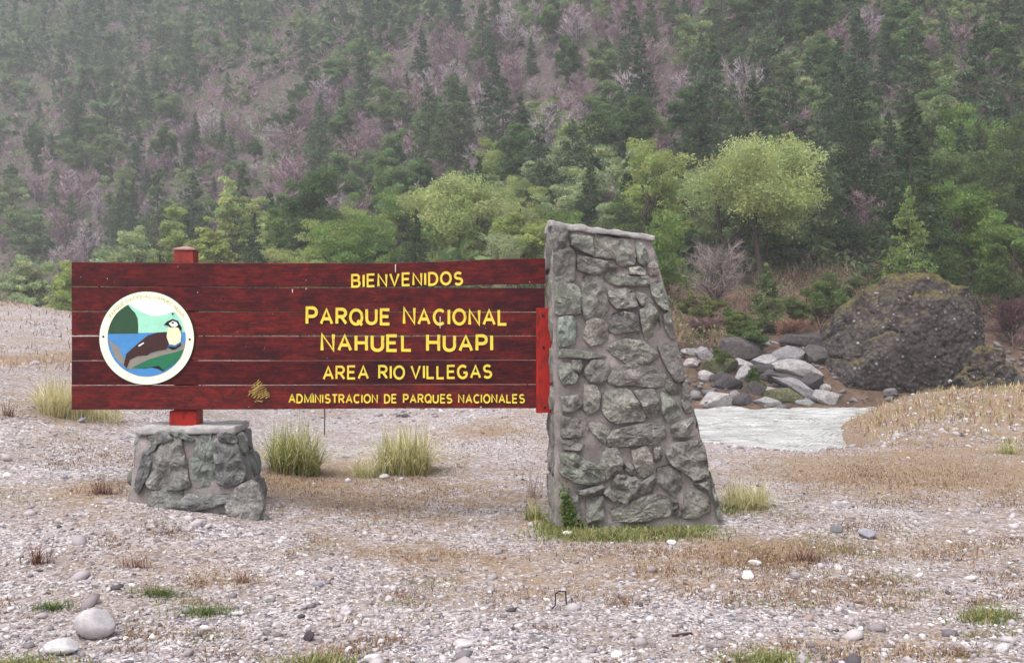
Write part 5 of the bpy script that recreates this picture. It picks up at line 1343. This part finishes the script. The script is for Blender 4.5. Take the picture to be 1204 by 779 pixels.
# what is left of the wood, far up the slope: one mass
def merge(items, name, label):
    VV, FF, CC, o = [], [], [], 0
    gen = {}
    for k, i, s in items:
        if k not in gen:
            r2 = np.random.default_rng(5)
            gen[k] = [conifer(r2, 10, 4.6, 18, 8, .72, (.085, .135, .072), .05, .25) if k == 'c' else broadleaf(r2, 7, 5.6, 16, 9, .68, (.175, .235, .12), .1, .3) if k == 'b' else bare_tree(r2, 6, 4.6, 4, 8, .08, (.34, .22, .26), 3) for _ in range(3)]
        (tv_, tf_), (lv, lf), lc = gen[k][int(rf.integers(3))]
        a = rf.uniform(0, 6.28); W_ = rot(lv * s, 0, 0, a) + np.array([xx[i], yy[i], zz[i] - .2])
        VV.append(W_); FF.append(lf + o); CC.append(lc); o += len(lv)
    if not VV: return
    ob = link(name, mesh(name, np.vstack(VV), [np.vstack(FF)], [M['leaf']], None, np.vstack(CC))); ob['kind'] = 'stuff'; ob['label'] = label; ob['category'] = 'forest'
merge(rest, 'distant_forest', 'distant mixed forest merging into haze at the top of the hillside')

# undergrowth over the whole slope and the far bank: countless low shrubs
def undergrowth(name, n, kind, seed, label, y0, y1, size, hgt, pals, per, nearbank=False):
    rg = np.random.default_rng(seed); y = rg.uniform(y0 ** .6, y1 ** .6, n) ** (1 / .6); x = rg.uniform(-.58, .58, n) * y
    t = y - np.interp(x, YF[:, 0], YF[:, 1]); k = (t > (3.0 if nearbank else 20)); 
    m = vn(x / 14, y / 18, 0, seed + 4); k &= (m > -.25)
    # keep the boulder and rocks clear
    k &= ~((x > 10.3) & (x < 21) & (y < 43.5))
    x, y = x[k], y[k]; z = terrain(x, y); q = len(x)
    s = size * rg.lognormal(0, .35, q); C = np.repeat(np.stack([x, y, z], 1), per, 0); S = np.repeat(s, per)
    off = rg.normal(size=(q * per, 3)); off /= np.linalg.norm(off, axis=1)[:, None]; off *= (rg.uniform(0, 1, (q * per, 1)) ** .4); off[:, 2] = np.abs(off[:, 2]) * hgt
    P = C + off * S[:, None]
    col = np.repeat(np.array(pals)[rg.choice(len(pals), q)], per, 0) * rg.uniform(.7, 1.3, (q * per, 1))
    if kind == 'leaf': V, f = leaf_quads(rg, P, S * (.075 if nearbank else .19) * rg.uniform(.6, 1.3, len(S)))
    else:
        dd = off * .7 + rg.normal(0, .4, off.shape) + ZV * .6; dd /= np.linalg.norm(dd, axis=1)[:, None]; sd_ = np.cross(dd, rg.normal(size=dd.shape)); sd_ /= np.linalg.norm(sd_, axis=1)[:, None] + 1e-9
        w_ = (.00017 * P[:, 1] + .004)[:, None]; L = (S * rg.uniform(.35, .8, len(S)))[:, None]
        V = np.stack([P - sd_ * w_ - dd * L * .5, P + sd_ * w_ - dd * L * .5, P + dd * L * .5 + sd_ * w_ * .4, P + dd * L * .5 - sd_ * w_ * .4], 1).reshape(-1, 3); f = np.arange(len(V)).reshape(-1, 4)
    o = link(name, mesh(name, V, [f], [M['leaf'] if kind == 'leaf' else M['twig']], None, np.repeat(col, 4, 0))); o['kind'] = 'stuff'; o['label'] = label; o['category'] = 'undergrowth'
undergrowth('leafless_undergrowth', 6200, 'twig', 201, 'purplish brown leafless undergrowth between the hillside trees', 60, 420, 1.25, 1.3, [(.26, .18, .21), (.31, .22, .25), (.22, .165, .19), (.38, .32, .345), (.28, .20, .195)], 27)
undergrowth('green_undergrowth', 7500, 'leaf', 202, 'green shrubby undergrowth between the hillside trees', 60, 430, 1.3, 1.15, [(.16, .235, .09), (.21, .285, .115), (.12, .185, .072)], 24)
undergrowth('riverside_brush', 1050, 'leaf', 203, 'low mixed green brush covering the far river bank', 40, 90, .75, 1.0, [(.16, .22, .07), (.24, .28, .12), (.10, .15, .05), (.26, .25, .12)], 100, True)
undergrowth('riverside_dry_brush', 1100, 'twig', 204, 'rusty and purple dry brush covering the far river bank', 40, 90, .8, .9, [(.30, .17, .12), (.26, .15, .15), (.34, .22, .17), (.20, .11, .10)], 70, True)

undergrowth('shaded_thicket', 650, 'leaf', 205, 'evergreen thicket under the riverside trees, shade put into its dark leaf colours', 47, 80, 1.15, 1.3, [(.06, .095, .04), (.08, .12, .05), (.045, .07, .03), (.11, .15, .06)], 110, True)  # dark palette paints the shading below the tree crowns into the leaves

# ------------------------------------------------------------------ haze: even damp air round the whole scene
hm = bpy.data.materials.new('haze'); hm.use_nodes = True; t = hm.node_tree; t.nodes.clear()
vo = t.nodes.new('ShaderNodeVolumePrincipled'); out = t.nodes.new('ShaderNodeOutputMaterial'); t.links.new(vo.outputs[0], out.inputs['Volume'])
vo.inputs['Color'].default_value = (.90, .93, 1.0, 1); vo.inputs['Density'].default_value = .0009; vo.inputs['Anisotropy'].default_value = .2
zmin, zmax = float(Z.min()) - 1.0, float(Z.max()) + 25
hv = np.array([(a, b, c) for c in (zmin, zmax) for a, b in ((-402, -222), (402, -222), (402, 562), (-402, 562))], float)
ho = link('haze', mesh('haze', hv, [np.array([(3, 2, 1, 0), (4, 5, 6, 7), (0, 1, 5, 4), (1, 2, 6, 5), (2, 3, 7, 6), (3, 0, 4, 7)])], [hm])); ho['kind'] = 'stuff'; ho['label'] = 'thin pale damp haze filling the valley'; ho['category'] = 'haze'
